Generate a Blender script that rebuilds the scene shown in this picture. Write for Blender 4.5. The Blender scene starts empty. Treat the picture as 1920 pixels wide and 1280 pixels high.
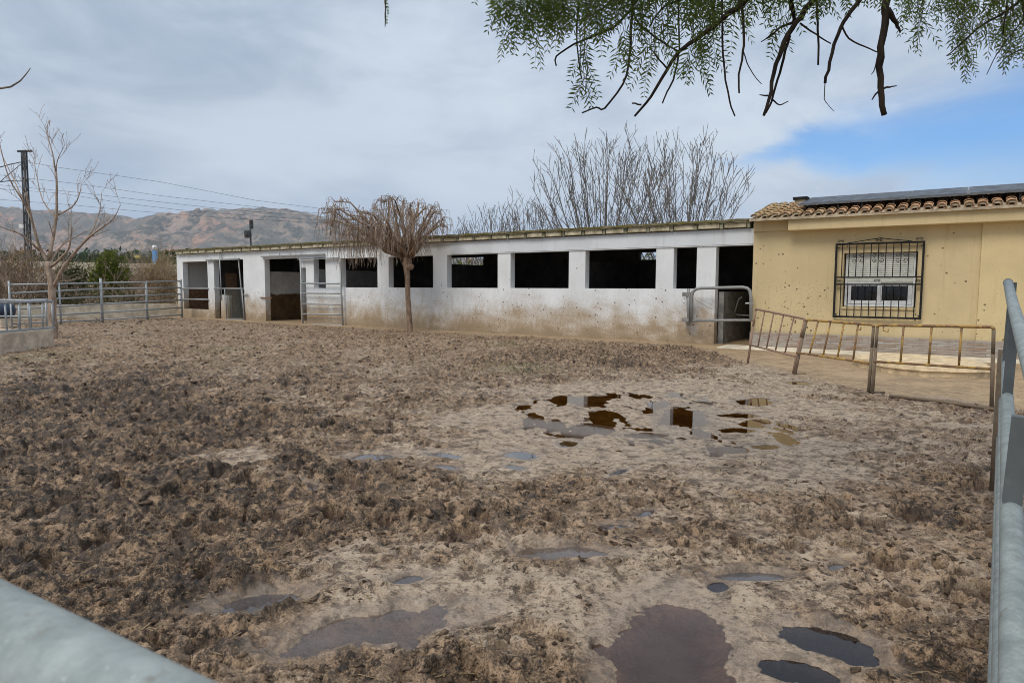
import bpy, math, random
import numpy as np
from mathutils import Vector, Matrix
R = math.radians
rng = random.Random(7)
sc = bpy.context.scene
COL = sc.collection

# ------------------------------------------------------------------ camera
F = 1230.0; CX, CY = 960.0, 640.0
EYE = Vector((0, 0, 1.5))
PITCH = math.atan2(100.0, F); ROLL = R(0.22)
cam_d = bpy.data.cameras.new('camera'); cam = bpy.data.objects.new('camera', cam_d); COL.objects.link(cam)
cam_d.sensor_width = 36.0; cam_d.lens = F/1920*36.0
cam_d.clip_start = 0.03; cam_d.clip_end = 30000
CROT = Matrix.Rotation(math.pi/2 - PITCH, 4, 'X') @ Matrix.Rotation(ROLL, 4, 'Z')
cam.matrix_world = Matrix.Translation(EYE) @ CROT
cam_d.dof.use_dof = True; cam_d.dof.focus_distance = 9.0; cam_d.dof.aperture_fstop = 11.0
sc.camera = cam
C3 = CROT.to_3x3()

def ray(px, py):
    return (C3 @ Vector(((px-CX)/F, -(py-CY)/F, -1.0)))
def gp(px, py, z=0.0):                      # pixel -> point on the level z
    d = ray(px, py); t = (z-EYE.z)/d.z
    return EYE + d*t
def at(px, py, Y):                          # pixel -> point at the depth Y
    d = ray(px, py); return EYE + d*(Y/d.y)

# frame of the two buildings: origin at their common corner, x along the facade to the right, y into the building
ORI = Vector((6.25, 17.09, 0)); ANG = R(-34.26)
BM = Matrix.Translation(ORI) @ Matrix.Rotation(ANG, 4, 'Z')
BMI = BM.inverted()
def L(px, py, off=0.0):                     # pixel -> (x, z) on the facade plane y = off
    o = BMI @ EYE; d = BMI.to_3x3() @ ray(px, py)
    t = (off-o.y)/d.y; p = o + d*t
    return p.x, p.z
def LX(px, py=540, off=0.0): return L(px, py, off)[0]

# ------------------------------------------------------------------ objects
MATS = {}
def tag(o, label=None, cat=None, group=None, kind=None):
    if label: o['label'] = label
    if cat: o['category'] = cat
    if group: o['group'] = group
    if kind: o['kind'] = kind
    return o
WM = {}
def empty(name, loc=(0, 0, 0), rz=0.0, label=None, cat=None, group=None, mat=None):
    o = bpy.data.objects.new(name, None); COL.objects.link(o); o.empty_display_size = 0.1
    m = mat if mat is not None else Matrix.Translation(Vector(loc)) @ Matrix.Rotation(rz, 4, 'Z')
    o.matrix_world = m; WM[o] = m.copy()
    return tag(o, label, cat, group)

class MB:
    def __init__(s): s.v = []; s.f = []
    def quad(s, a, b, c, d):
        n = len(s.v); s.v += [tuple(a), tuple(b), tuple(c), tuple(d)]; s.f.append((n, n+1, n+2, n+3))
    def tri(s, a, b, c):
        n = len(s.v); s.v += [tuple(a), tuple(b), tuple(c)]; s.f.append((n, n+1, n+2))
    def box(s, x0, x1, y0, y1, z0, z1):
        n = len(s.v)
        s.v += [(x0,y0,z0),(x1,y0,z0),(x1,y1,z0),(x0,y1,z0),(x0,y0,z1),(x1,y0,z1),(x1,y1,z1),(x0,y1,z1)]
        for q in ((0,3,2,1),(4,5,6,7),(0,1,5,4),(1,2,6,5),(2,3,7,6),(3,0,4,7)): s.f.append(tuple(n+i for i in q))
    def bar(s, a, b, w, h, up=Vector((0,0,1))):     # rectangular bar from a to b
        a = Vector(a); b = Vector(b); d = (b-a).normalized()
        if abs(d.dot(up)) > .95: up = Vector((0,1,0))
        x = d.cross(up).normalized(); y = x.cross(d).normalized(); n = len(s.v)
        for p in (a, b):
            for sx, sy in ((-1,-1),(1,-1),(1,1),(-1,1)): s.v.append(tuple(p + x*(sx*w/2) + y*(sy*h/2)))
        for q in ((0,1,2,3),(7,6,5,4),(0,4,5,1),(1,5,6,2),(2,6,7,3),(3,7,4,0)): s.f.append(tuple(n+i for i in q))
    def tube(s, pts, rad, n=6, cap=True):
        pts = [Vector(p) for p in pts]; k = len(pts)
        if not hasattr(rad, '__len__'): rad = [rad]*k
        t = (pts[1]-pts[0]).normalized()
        u = t.cross(Vector((0,0,1)) if abs(t.z) < .9 else Vector((1,0,0))).normalized()
        base = len(s.v)
        for i in range(k):
            if i == 0: t = pts[1]-pts[0]
            elif i == k-1: t = pts[-1]-pts[-2]
            else: t = pts[i+1]-pts[i-1]
            if t.length < 1e-9: t = Vector((0,0,1))
            t.normalize()
            u = (u - t*u.dot(t))
            if u.length < 1e-6: u = t.orthogonal()
            u.normalize(); w = t.cross(u)
            for j in range(n):
                a = 2*math.pi*j/n
                s.v.append(tuple(pts[i] + (u*math.cos(a) + w*math.sin(a))*rad[i]))
        for i in range(k-1):
            for j in range(n):
                a = base+i*n+j; b = base+i*n+(j+1) % n
                s.f.append((a, b, b+n, a+n))
        if cap:
            s.f.append(tuple(base+j for j in reversed(range(n))))
            s.f.append(tuple(base+(k-1)*n+j for j in range(n)))
    def ball(s, c, r, n=8, m=5, jit=0, sq=(1,1,1)):
        c = Vector(c); base = len(s.v)
        for i in range(m+1):
            th = math.pi*i/m
            for j in range(n):
                ph = 2*math.pi*j/n; q = r*(1+jit*(rng.random()-.5))
                s.v.append((c.x+q*sq[0]*math.sin(th)*math.cos(ph), c.y+q*sq[1]*math.sin(th)*math.sin(ph), c.z+q*sq[2]*math.cos(th)))
        for i in range(m):
            for j in range(n):
                a = base+i*n+j; b = base+i*n+(j+1) % n
                s.f.append((a, a+n, b+n, b))
    def build(s, name, mat, parent=None, local=False, smooth=False, bevel=0):
        me = bpy.data.meshes.new(name)
        vv = s.v
        if parent is not None and not local:
            inv = WM[parent].inverted(); vv = [tuple(inv @ Vector(p)) for p in vv]
        me.from_pydata(vv, [], s.f); me.update()
        o = bpy.data.objects.new(name, me); COL.objects.link(o)
        if mat: me.materials.append(mat)
        if parent is not None:
            o.parent = parent; WM[o] = WM[parent].copy()
        else: WM[o] = Matrix.Identity(4)
        if smooth: me.polygons.foreach_set('use_smooth', [True]*len(me.polygons))
        if bevel:
            b = o.modifiers.new('bevel', 'BEVEL'); b.width = bevel; b.segments = 2; b.limit_method = 'ANGLE'
        return o

def wallgrid(mb, xs, zs, fill, y0, y1):
    """a wall of one thickness with rectangular openings: only outer faces are made"""
    nx, nz = len(xs)-1, len(zs)-1
    idx = {}
    def v(i, k, y):
        key = (i, k, y)
        if key not in idx: idx[key] = len(mb.v); mb.v.append((xs[i], y, zs[k]))
        return idx[key]
    on = lambda i, k: 0 <= i < nx and 0 <= k < nz and fill(i, k)
    for i in range(nx):
        for k in range(nz):
            if not on(i, k): continue
            mb.f.append((v(i,k,y0), v(i+1,k,y0), v(i+1,k+1,y0), v(i,k+1,y0)))
            mb.f.append((v(i,k+1,y1), v(i+1,k+1,y1), v(i+1,k,y1), v(i,k,y1)))
            if not on(i-1,k): mb.f.append((v(i,k,y1), v(i,k,y0), v(i,k+1,y0), v(i,k+1,y1)))
            if not on(i+1,k): mb.f.append((v(i+1,k,y0), v(i+1,k,y1), v(i+1,k+1,y1), v(i+1,k+1,y0)))
            if not on(i,k-1): mb.f.append((v(i,k,y1), v(i+1,k,y1), v(i+1,k,y0), v(i,k,y0)))
            if not on(i,k+1): mb.f.append((v(i,k+1,y0), v(i+1,k+1,y0), v(i+1,k+1,y1), v(i,k+1,y1)))

# ------------------------------------------------------------------ materials
class NT:
    def __init__(s, name):
        s.m = bpy.data.materials.new(name); s.m.use_nodes = True; s.t = s.m.node_tree; s.t.nodes.clear()
        s.out = s.n('ShaderNodeOutputMaterial')
        s.tc = None
    def n(s, typ, **kw):
        nd = s.t.nodes.new(typ)
        for k, v in kw.items(): setattr(nd, k, v)
        return nd
    def l(s, a, b): s.t.links.new(a, b)
    def set(s, sock, v):
        if hasattr(v, 'is_linked') or isinstance(v, bpy.types.NodeSocket): s.l(v, sock)
        else:
            if sock.type == 'RGBA' and len(v) == 3: v = (*v, 1)
            sock.default_value = v
    def co(s, kind='Object'):
        if s.tc is None: s.tc = s.n('ShaderNodeTexCoord')
        return s.tc.outputs[kind]
    def scale(s, vec, sc_):
        m = s.n('ShaderNodeMapping'); s.l(vec, m.inputs[0]); m.inputs['Scale'].default_value = sc_; return m.outputs[0]
    def noise(s, scale=5, detail=4, rough=.6, vec=None, dist=0):
        nd = s.n('ShaderNodeTexNoise'); s.l(vec if vec is not None else s.co(), nd.inputs['Vector'])
        nd.inputs['Scale'].default_value = scale; nd.inputs['Detail'].default_value = detail
        nd.inputs['Roughness'].default_value = rough; nd.inputs['Distortion'].default_value = dist
        return nd.outputs['Fac']
    def voro(s, scale=5, vec=None, feature='F1', out='Distance'):
        nd = s.n('ShaderNodeTexVoronoi', feature=feature); s.l(vec if vec is not None else s.co(), nd.inputs['Vector'])
        nd.inputs['Scale'].default_value = scale
        return nd.outputs[out]
    def math(s, op, a, b=0.0, c=0.0):
        nd = s.n('ShaderNodeMath', operation=op)
        s.set(nd.inputs[0], a); s.set(nd.inputs[1], b); s.set(nd.inputs[2], c)
        return nd.outputs[0]
    def rng(s, v, a, b, c=0.0, d=1.0, smooth=True):
        nd = s.n('ShaderNodeMapRange'); nd.interpolation_type = 'SMOOTHSTEP' if smooth else 'LINEAR'
        s.set(nd.inputs[0], v)
        for i, q in enumerate((a, b, c, d)): s.set(nd.inputs[1+i], q)
        return nd.outputs[0]
    def mix(s, f, a, b, mode='MIX'):
        nd = s.n('ShaderNodeMix', data_type='RGBA', blend_type=mode)
        s.set(nd.inputs[0], f); s.set(nd.inputs[6], a); s.set(nd.inputs[7], b)
        return nd.outputs[2]
    def xyz(s, vec=None):
        nd = s.n('ShaderNodeSeparateXYZ'); s.l(vec if vec is not None else s.co(), nd.inputs[0]); return nd.outputs
    def bump(s, h, strength=.3, dist=.02):
        nd = s.n('ShaderNodeBump'); s.l(h, nd.inputs['Height'])
        nd.inputs['Strength'].default_value = strength; nd.inputs['Distance'].default_value = dist
        return nd.outputs[0]
    def pr(s, col, rough=.7, metal=0.0, nrm=None, spec=.5, **kw):
        p = s.n('ShaderNodeBsdfPrincipled')
        s.set(p.inputs['Base Color'], col); s.set(p.inputs['Roughness'], rough); s.set(p.inputs['Metallic'], metal)
        p.inputs['Specular IOR Level'].default_value = spec
        for k, v in kw.items(): s.set(p.inputs[k.replace('_', ' ')], v)
        if nrm is not None: s.l(nrm, p.inputs['Normal'])
        s.l(p.outputs[0], s.out.inputs[0]); return p

def simple(name, col, rough=.7, metal=0.0, var=.25, scale=6, bump=.2, col2=None, spec=.4):
    t = NT(name)
    n = t.noise(scale, 5, .65)
    c2 = col2 if col2 else tuple(q*(1-var) for q in col)
    c1 = tuple(min(1, q*(1+var*.6)) for q in col)
    c = t.mix(t.rng(n, .35, .68), c2, c1)
    t.pr(c, t.rng(t.noise(scale*2.3, 3), .3, .7, max(0, rough-.12), min(1, rough+.1)), metal, t.bump(t.noise(scale*6, 4), bump, .01), spec)
    return t.m

def mat_plaster(name, base, dirt=(.33,.22,.115), speck=(.10,.07,.045), top=.95, spots=None, rot=0):
    """lime-washed or painted render, dung splashed up from the ground, fine cracks and flecks"""
    t = NT(name); x, y, z = t.xyz()
    big = t.noise(.9, 5, .6); mid = t.noise(3.5, 6, .7); fine = t.noise(22, 5, .7)
    c = t.mix(t.rng(big, .35, .7), tuple(q*.88 for q in base), base)
    c = t.mix(t.math('MULTIPLY', t.rng(mid, .5, .75), .22), c, tuple(q*w for q, w in zip(base, (.80,.77,.70))))
    # vertical rain runs
    run = t.noise(1, 5, .7, t.scale(t.co(), (7, 7, .45)))
    c = t.mix(t.math('MULTIPLY', t.rng(run, .53, .74), .40), c, tuple(q*w for q, w in zip(base, (.62,.58,.5))))
    # splash band
    hz = t.math('ADD', z, t.math('MULTIPLY', t.math('SUBTRACT', mid, .5), 1.0))
    hz = t.math('ADD', hz, t.math('MULTIPLY', t.math('SUBTRACT', big, .5), 1.1))
    hz = t.math('ADD', hz, t.math('MULTIPLY', t.math('SUBTRACT', t.noise(1.7, 7, .72), .5), 1.5 if top > .5 else 0))
    hz2 = t.math('ADD', hz, t.math('MULTIPLY', t.math('SUBTRACT', fine, .5), 1.3))
    if top > 0:
        c = t.mix(t.math('MULTIPLY', t.rng(hz2, .22*top, top*1.35, 1, 0), .85), c, dirt)
        c = t.mix(t.math('MULTIPLY', t.rng(hz2, -.05, .55*top, 1, 0), .6), c, tuple(q*.62 for q in dirt))
    # flecks of mud
    vd = t.voro(11); cell = t.voro(11, out='Color')
    cr = t.n('ShaderNodeSeparateColor'); t.l(cell, cr.inputs[0])
    size = t.math('MULTIPLY', t.math('POWER', cr.outputs[0], 1.8), .30)
    dens = t.rng(hz, .4, 1.9, .40, .02) if spots is None else spots(t, x, z)
    keep = t.math('LESS_THAN', cr.outputs[1], dens)
    fl = t.math('MULTIPLY', keep, t.rng(t.math('SUBTRACT', size, vd), -.01, .03))
    c = t.mix(t.math('MULTIPLY', fl, .85), c, speck)
    vd2 = t.voro(34); cell2 = t.voro(34, out='Color'); cr2 = t.n('ShaderNodeSeparateColor'); t.l(cell2, cr2.inputs[0])
    fl2 = t.math('MULTIPLY', t.math('LESS_THAN', cr2.outputs[1], t.math('MULTIPLY', dens, .75)), t.rng(t.math('SUBTRACT', t.math('MULTIPLY', cr2.outputs[0], .33), vd2), -.01, .05))
    c = t.mix(t.math('MULTIPLY', fl2, .6), c, speck)
    h = t.math('ADD', t.math('MULTIPLY', fine, .6), t.noise(90, 3))
    t.pr(c, .85, 0, t.bump(h, .35, .012), .25)
    return t.m

def mat_metal(name, base=(.42,.44,.45), rust=0.0, rough=.48, metal=.35, scale=9, rustcol=(.19,.075,.03)):
    t = NT(name)
    n = t.noise(scale, 6, .7); v = t.voro(scale*5, feature='F1', out='Color')
    c = t.mix(t.rng(n, .3, .7), tuple(q*.72 for q in base), base)
    bw = t.n('ShaderNodeRGBToBW'); t.l(v, bw.inputs[0]); c = t.mix(t.math('MULTIPLY', bw.outputs[0], .25), c, tuple(q*.7 for q in base))
    c = t.mix(t.math('MULTIPLY', t.rng(t.noise(scale*3, 5, .7), .58, .75), .3), c, tuple(min(1, q*1.5) for q in base))
    m = metal
    if rust > 0:
        rn = t.noise(scale*.6, 7, .75, dist=.6)
        rf = t.rng(rn, .74-rust*.45, .82-rust*.45)
        c = t.mix(rf, c, t.mix(t.noise(scale*4, 4), tuple(q*.45 for q in rustcol), tuple(q*1.5 for q in rustcol)))
        m = t.math('MULTIPLY', t.math('SUBTRACT', 1, rf), metal)
    t.pr(c, t.rng(n, .3, .7, rough-.1, rough+.15), m, t.bump(t.noise(scale*8, 4), .15, .003), .5)
    return t.m

def mat_bark(name, a, b, scale=14):
    t = NT(name)
    n = t.noise(1, 6, .7, t.scale(t.co(), (scale, scale, scale*.3)))
    c = t.mix(t.rng(n, .32, .68), a, b)
    t.pr(c, .9, 0, t.bump(n, .6, .01), .2); return t.m

def mat_leaf(name, a, b, trans=.35, scale=3):
    t = NT(name)
    oi = t.noise(scale, 3, .7); oi2 = t.noise(scale*9, 2)
    c = t.mix(t.rng(t.math('ADD', t.math('MULTIPLY', oi, .6), t.math('MULTIPLY', oi2, .4)), .35, .65), a, b)
    d = t.n('ShaderNodeBsdfDiffuse'); t.set(d.inputs[0], c)
    tr = t.n('ShaderNodeBsdfTranslucent'); t.set(tr.inputs[0], t.mix(.4, c, (.25,.32,.05)))
    mx = t.n('ShaderNodeMixShader'); mx.inputs[0].default_value = trans
    t.l(d.outputs[0], mx.inputs[1]); t.l(tr.outputs[0], mx.inputs[2]); t.l(mx.outputs[0], t.out.inputs[0])
    return t.m

M = MATS
M['white'] = mat_plaster('white_limewash', (.79,.80,.80), dirt=(.39,.275,.155), top=1.05)
M['white_beam'] = mat_plaster('white_beam_paint', (.70,.72,.74), top=-5)
M['inside_dark'] = simple('shade_dark_render', (.045,.04,.036), .9, var=.4, scale=2)  # gloom of the unlit stalls put into the wall colour
def inside_pale():
    t = NT('stall_render'); x, y, z = t.xyz()
    n = t.noise(2.2, 5, .65)
    f = t.rng(t.math('ADD', z, t.math('MULTIPLY', n, .25)), 1.28, 1.36)
    c = t.mix(f, t.mix(t.rng(n, .3, .7), (.09,.05,.022), (.19,.11,.045)), t.mix(t.rng(n, .3, .7), (.52,.53,.53), (.74,.75,.75)))
    t.pr(c, .85, 0, t.bump(t.noise(30, 4), .3, .01), .3); return t.m
M['inside_pale'] = inside_pale()
M['grey_render'] = simple('grey_render', (.25,.24,.22), .9, var=.35, scale=3)
def roof_moss():
    t = NT('mossy_roof'); n = t.noise(3.2, 6, .75); n2 = t.noise(17, 5, .7)
    c = t.mix(t.rng(n2, .3, .7), (.12,.10,.065), (.36,.31,.20))
    c = t.mix(t.rng(n, .38, .62), c, t.mix(n2, (.10,.09,.02), (.24,.20,.055)))
    t.pr(c, .95, 0, t.bump(n2, .9, .03), .1); return t.m
M['roof'] = roof_moss()
M['roof_block'] = simple('pale_roof_block', (.52,.46,.34), .9, var=.35, scale=5, col2=(.30,.25,.15))
M['beam_end'] = simple('beam_end', (.26,.24,.17), .9, var=.5, scale=9, col2=(.10,.10,.05))
def yspots(t, x, z):
    # flecks gather low on the wall left of the window and thin out elsewhere
    a = t.math('MULTIPLY', t.rng(t.math('ABSOLUTE', t.math('SUBTRACT', x, .95)), .5, 1.9, 1, 0), t.rng(t.math('ABSOLUTE', t.math('SUBTRACT', z, 1.0)), .45, 1.1, 1, 0))
    b = t.math('MULTIPLY', t.rng(t.math('ABSOLUTE', t.math('SUBTRACT', x, 4.6)), .3, 1.4, 1, 0), t.rng(t.math('ABSOLUTE', t.math('SUBTRACT', z, .7)), .3, .9, .6, 0))
    return t.math('ADD', t.math('MAXIMUM', t.math('MULTIPLY', a, .95), b), .10)
M['yellow'] = mat_plaster('ochre_render', (.63,.50,.285), dirt=(.40,.30,.17), speck=(.11,.075,.04), top=.12, spots=yspots)
M['fascia'] = mat_plaster('ochre_fascia', (.63,.50,.285), dirt=(.42,.30,.13), top=-8)
M['yellow_light'] = mat_plaster('fresh_ochre_render', (.68,.54,.30), dirt=(.42,.30,.13), speck=(.11,.075,.04), top=.1, spots=yspots)
def tilem():
    t = NT('clay_tile'); n = t.noise(6, 5, .7); n2 = t.noise(1.3, 4)
    x, y, z = t.xyz()
    c = t.mix(t.rng(n, .3, .7), (.34,.17,.09), (.62,.37,.215))
    c = t.mix(t.rng(n2, .45, .65), c, (.55,.36,.22))
    # lichen gathers at the weathered end next to the stable
    li = t.math('MULTIPLY', t.rng(x, .2, 2.6, 1, .18), t.rng(t.noise(11, 5, .75), .42, .58))
    c = t.mix(li, c, t.mix(t.noise(40, 3), (.16,.13,.05), (.38,.33,.17)))
    t.pr(c, .85, 0, t.bump(n, .4, .01), .25); return t.m
M['tile'] = tilem()
M['mortar'] = simple('tile_mortar', (.46,.38,.27), .9, var=.3, scale=8)
M['panel_glass'] = simple('solar_glass', (.022,.026,.036), .42, 0, .15, 2, .0, spec=.35)
M['alu'] = mat_metal('aluminium_frame', (.16,.165,.17), 0, .5, .5)
M['black_metal'] = simple('black_paint', (.010,.009,.008), .85, 0, .4, 12)
M['pvc'] = simple('white_pvc', (.72,.74,.76), .4, 0, .12, 9)
def shutter():
    t = NT('roller_shutter'); x, y, z = t.xyz()
    w = t.math('SINE', t.math('MULTIPLY', z, 2*math.pi/.045))
    n = t.noise(8, 4)
    t.pr(t.mix(t.rng(n, .3, .7), (.52,.53,.47), (.66,.67,.60)), .5, 0, t.bump(w, .6, .006), .4); return t.m
M['shutter'] = shutter()
M['pane'] = simple('window_glass', (.008,.010,.014), .06, 0, .2, 3, .0, spec=.5)
def ledge():
    t = NT('ledge_stone'); mp = t.n('ShaderNodeMapping'); t.l(t.co(), mp.inputs[0]); mp.inputs['Rotation'].default_value = (math.pi/2, 0, 0)
    b = t.n('ShaderNodeTexBrick'); t.l(mp.outputs[0], b.inputs[0])
    b.inputs['Scale'].default_value = 1; b.inputs['Brick Width'].default_value = .34; b.inputs['Row Height'].default_value = .058; b.inputs['Mortar Size'].default_value = .004
    b.inputs['Color1'].default_value = (.30,.195,.135,1); b.inputs['Color2'].default_value = (.42,.40,.365,1); b.inputs['Mortar'].default_value = (.12,.10,.08,1); b.offset = .37
    n = t.noise(1, 4, .6, t.scale(t.co(), (2.2, 2, 22)))
    c = t.mix(t.rng(n, .35, .65), b.outputs[0], t.mix(t.noise(3), (.17,.10,.065), (.50,.46,.41)))
    c = t.mix(t.rng(t.noise(9, 5), .55, .7, 0, .5), c, (.30,.23,.15))
    t.pr(c, .8, 0, t.bump(t.math('ADD', b.outputs['Fac'], n), .7, .015), .3); return t.m
M['ledge'] = ledge()
M['galv'] = mat_metal('galvanised_tube', (.40,.42,.43), .06, .5, .3)
def pipem():
    t = NT('galvanised_pipe'); p = t.co()
    a = t.noise(16, 7, .72); b = t.noise(170, 5, .7); v = t.voro(130, out='Color'); bw = t.n('ShaderNodeRGBToBW'); t.l(v, bw.inputs[0])
    c = t.mix(t.rng(a, .32, .68), (.19,.22,.212), (.35,.385,.372))
    c = t.mix(t.math('MULTIPLY', bw.outputs[0], .45), c, (.20,.225,.225))
    c = t.mix(t.rng(b, .60, .72, 0, .5), c, (.52,.55,.53))
    c = t.mix(t.rng(t.noise(24, 7, .75), .57, .66, 0, .6), c, (.17,.14,.105))      # dried mud splashes
    x, y, z = t.xyz(p)
    sc_ = t.noise(1, 3, .6, t.scale(p, (140, 18, 18))); c = t.mix(t.rng(sc_, .64, .70, 0, .45), c, (.14,.15,.15))
    rs_ = t.rng(t.noise(14, 7, .75, dist=.8), .645, .69); c = t.mix(rs_, c, t.mix(b, (.10,.04,.018), (.30,.13,.06)))
    t.pr(c, t.rng(b, .35, .65, .42, .62), .12, t.bump(t.math('ADD', b, a), .25, .002), .4); return t.m
M['galv_near'] = pipem()
M['galv_stile'] = mat_metal('shaded_galvanised_bar', (.13,.145,.15), .05, .55, .3, 5)  # darker copy of the galvanised metal, shade of the stile faces in its colour
M['galv_old'] = mat_metal('weathered_galvanised', (.32,.32,.31), .35, .6, .25)
M['barrier'] = mat_metal('rusty_yellow_tube', (.50,.30,.07), .62, .65, .0, 8, (.22,.12,.06))
M['barrier_pink'] = mat_metal('faded_rusty_tube', (.36,.22,.15), .8, .75, .0, 8, (.26,.16,.11))
M['barrier_mud'] = mat_metal('mud_caked_tube', (.20,.15,.10), .6, .85, .0, 10, (.16,.11,.07))
M['rust'] = mat_metal('rusted_iron', (.20,.10,.06), .8, .8, .0)
def mesh_mat():
    t = NT('wire_mesh'); t.pr(t.mix(t.noise(12), (.10,.10,.085), (.19,.19,.165)), .6, .2); return t.m
M['wiremesh'] = mesh_mat()
M['concrete'] = simple('rough_concrete', (.60,.49,.37), .9, 0, .3, 3.5, .5)
M['concrete_pale'] = simple('pale_concrete', (.64,.56,.43), .9, 0, .28, 2.5, .4)
M['slab_concrete'] = simple('sandy_concrete', (.62,.48,.30), .95, 0, .3, 5, .6)
M['bark_pale'] = mat_bark('pale_bark', (.20,.14,.10), (.46,.36,.28))
M['bark_grey'] = mat_bark('grey_bark', (.10,.085,.07), (.27,.24,.205))
M['bark_weep'] = mat_bark('weeping_bark', (.14,.09,.06), (.33,.23,.16))
M['bark_dark'] = mat_bark('dark_bark', (.012,.009,.007), (.05,.035,.026), 22)
M['twig_brown'] = mat_bark('brown_twig', (.17,.125,.095), (.40,.305,.23))
M['twig_dark'] = mat_bark('dark_twig', (.10,.09,.085), (.25,.225,.205))
M['twig_grey'] = mat_bark('grey_twig', (.13,.11,.10), (.30,.265,.24))
M['leaf_pepper'] = mat_leaf('pepper_leaf', (.028,.044,.013), (.11,.155,.045), .45, 2.5)
M['leaf_citrus'] = mat_leaf('citrus_leaf', (.022,.045,.010), (.20,.21,.04), .2, 3)
M['leaf_olive'] = mat_leaf('olive_leaf', (.030,.035,.018), (.10,.10,.05), .2, 2)
M['leaf_dry'] = mat_leaf('dry_leaf', (.14,.085,.04), (.34,.23,.12), .2, 2)
M['reed'] = mat_leaf('dry_reed', (.22,.15,.08), (.50,.38,.22), .2, 2)
M['leaf_far'] = mat_leaf('orchard_leaf', (.020,.032,.018), (.055,.075,.04), .1, .3)
M['grass'] = mat_leaf('short_grass', (.05,.075,.018), (.16,.17,.06), .3, 3)
M['dark_steel'] = simple('dark_steel', (.06,.062,.068), .6, .2, .3, 4)
M['blue_paint'] = simple('blue_paint', (.06,.22,.46), .6, 0, .2, 2)
M['white_paint'] = simple('white_paint', (.75,.75,.76), .6, 0, .1, 2)
M['blue_plastic'] = simple('dark_blue_plastic', (.03,.05,.09), .5, 0, .3, 6)
M['yellow_paint'] = simple('yellow_paint', (.62,.55,.14), .6, 0, .2, 4)
def hillm():
    t = NT('hill_rock'); x, y, z = t.xyz()
    n = t.noise(.0022, 8, .7); n2 = t.noise(.012, 7, .72)
    c = t.mix(t.rng(n2, .43, .58), (.11,.12,.095), (.60,.45,.35))
    c = t.mix(t.rng(n, .40, .62), c, t.mix(n2, (.15,.16,.135), (.36,.32,.27)))
    red = t.math('MULTIPLY', t.rng(t.noise(.0035, 6, .7), .50, .60), t.rng(n2, .40, .56))
    c = t.mix(t.math('MULTIPLY', red, .85), c, (.74,.43,.30))
    t.pr(c, 1, 0, t.bump(n2, 1.0, 90), .0); return t.m
M['hill'] = hillm()
def groundm():
    t = NT('field_soil'); n = t.noise(.15, 6, .7); n2 = t.noise(3, 6, .7)
    c = t.mix(t.rng(n, .35, .65), (.20,.15,.09), (.33,.25,.155))
    c = t.mix(t.rng(n2, .5, .7, 0, .6), c, (.12,.12,.05))
    t.pr(c, .95, 0, t.bump(n2, .5, .05), .1); return t.m
M['field'] = groundm()
def mudm():
    t = NT('churned_mud')
    def att(nm):
        a = t.n('ShaderNodeAttribute', attribute_name=nm); return a.outputs['Fac']
    churn, warm, wet, green, bed = att('churn'), att('warm'), att('wet'), att('green'), att('bed')
    p = t.co()
    n1 = t.noise(1.1, 6, .68, p); n2 = t.noise(5.5, 7, .74, p); n3 = t.noise(16, 7, .66, p); n4 = t.noise(110, 4, .7, p)
    s = t.math('ADD', t.math('MULTIPLY', n3, .60), t.math('MULTIPLY', n4, .40))
    pale = t.mix(t.rng(s, .36, .58), (.180,.130,.086), (.425,.332,.243))
    brown = t.mix(t.rng(s, .37, .62), (.028,.016,.009), (.36,.24,.145))
    dark = t.mix(t.rng(s, .41, .70), (.011,.007,.0045), (.165,.106,.066))
    k = t.math('ADD', churn, t.math('MULTIPLY', t.math('SUBTRACT', n2, .5), 2.0))
    k = t.math('ADD', k, t.math('MULTIPLY', t.math('SUBTRACT', n1, .5), 1.2))
    k = t.math('ADD', k, t.math('MULTIPLY', t.math('SUBTRACT', s, .5), -2.2))
    c = t.mix(t.rng(k, .08, .74), pale, brown)
    c = t.mix(t.math('MULTIPLY', t.rng(k, .74, 1.12), .92), c, dark)
    n5 = t.noise(8, 6, .70, p); n6 = t.noise(26, 4, .66, p)
    c = t.mix(t.math('MULTIPLY', t.rng(n5, .53, .60), .86), c, dark)
    c = t.mix(t.math('MULTIPLY', t.rng(n6, .575, .64), .80), c, (.020,.012,.007))
    strw = t.mix(t.rng(s, .38, .62), (.055,.031,.017), (.45,.295,.165))
    c = t.mix(t.math('MULTIPLY', warm, t.rng(t.math('ADD', n2, t.math('MULTIPLY', n3, .5)), .58, .95)), c, strw)
    c = t.mix(t.math('MULTIPLY', att('calm'), .62), c, t.mix(t.rng(t.math('ADD', t.math('MULTIPLY', n1, .5), t.math('MULTIPLY', n2, .5)), .38, .62), (.21,.135,.07), (.47,.33,.185)))
    c = t.mix(t.math('MULTIPLY', green, t.rng(n3, .46, .66, 0, .7)), c, (.15,.15,.055))
    c = t.mix(t.math('MULTIPLY', wet, .5), c, t.mix(n2, (.15,.11,.08), (.30,.235,.18)))
    c = t.mix(bed, c, t.mix(n1, (.070,.044,.032), (.13,.085,.06)))
    ro = t.math('SUBTRACT', t.rng(n2, .35, .65, .88, .52), t.math('MULTIPLY', wet, .40))
    h = t.math('ADD', t.noise(30, 4, .60, p), t.math('MULTIPLY', n4, .3))
    t.pr(c, ro, 0, t.bump(h, .6, .022), .4); return t.m
M['mud'] = mudm()
def clodm():
    t = NT('dung_clod')
    n = t.noise(2.5, 5, .7); n2 = t.noise(30, 5, .75)
    c = t.mix(t.rng(n2, .3, .7), (.014,.009,.006), (.14,.092,.060))
    c = t.mix(t.rng(n, .48, .68), c, t.mix(n2, (.045,.029,.019), (.30,.21,.14)))
    t.pr(c, .85, 0, t.bump(n2, .8, .01), .3); return t.m
M['clod'] = clodm()
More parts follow.
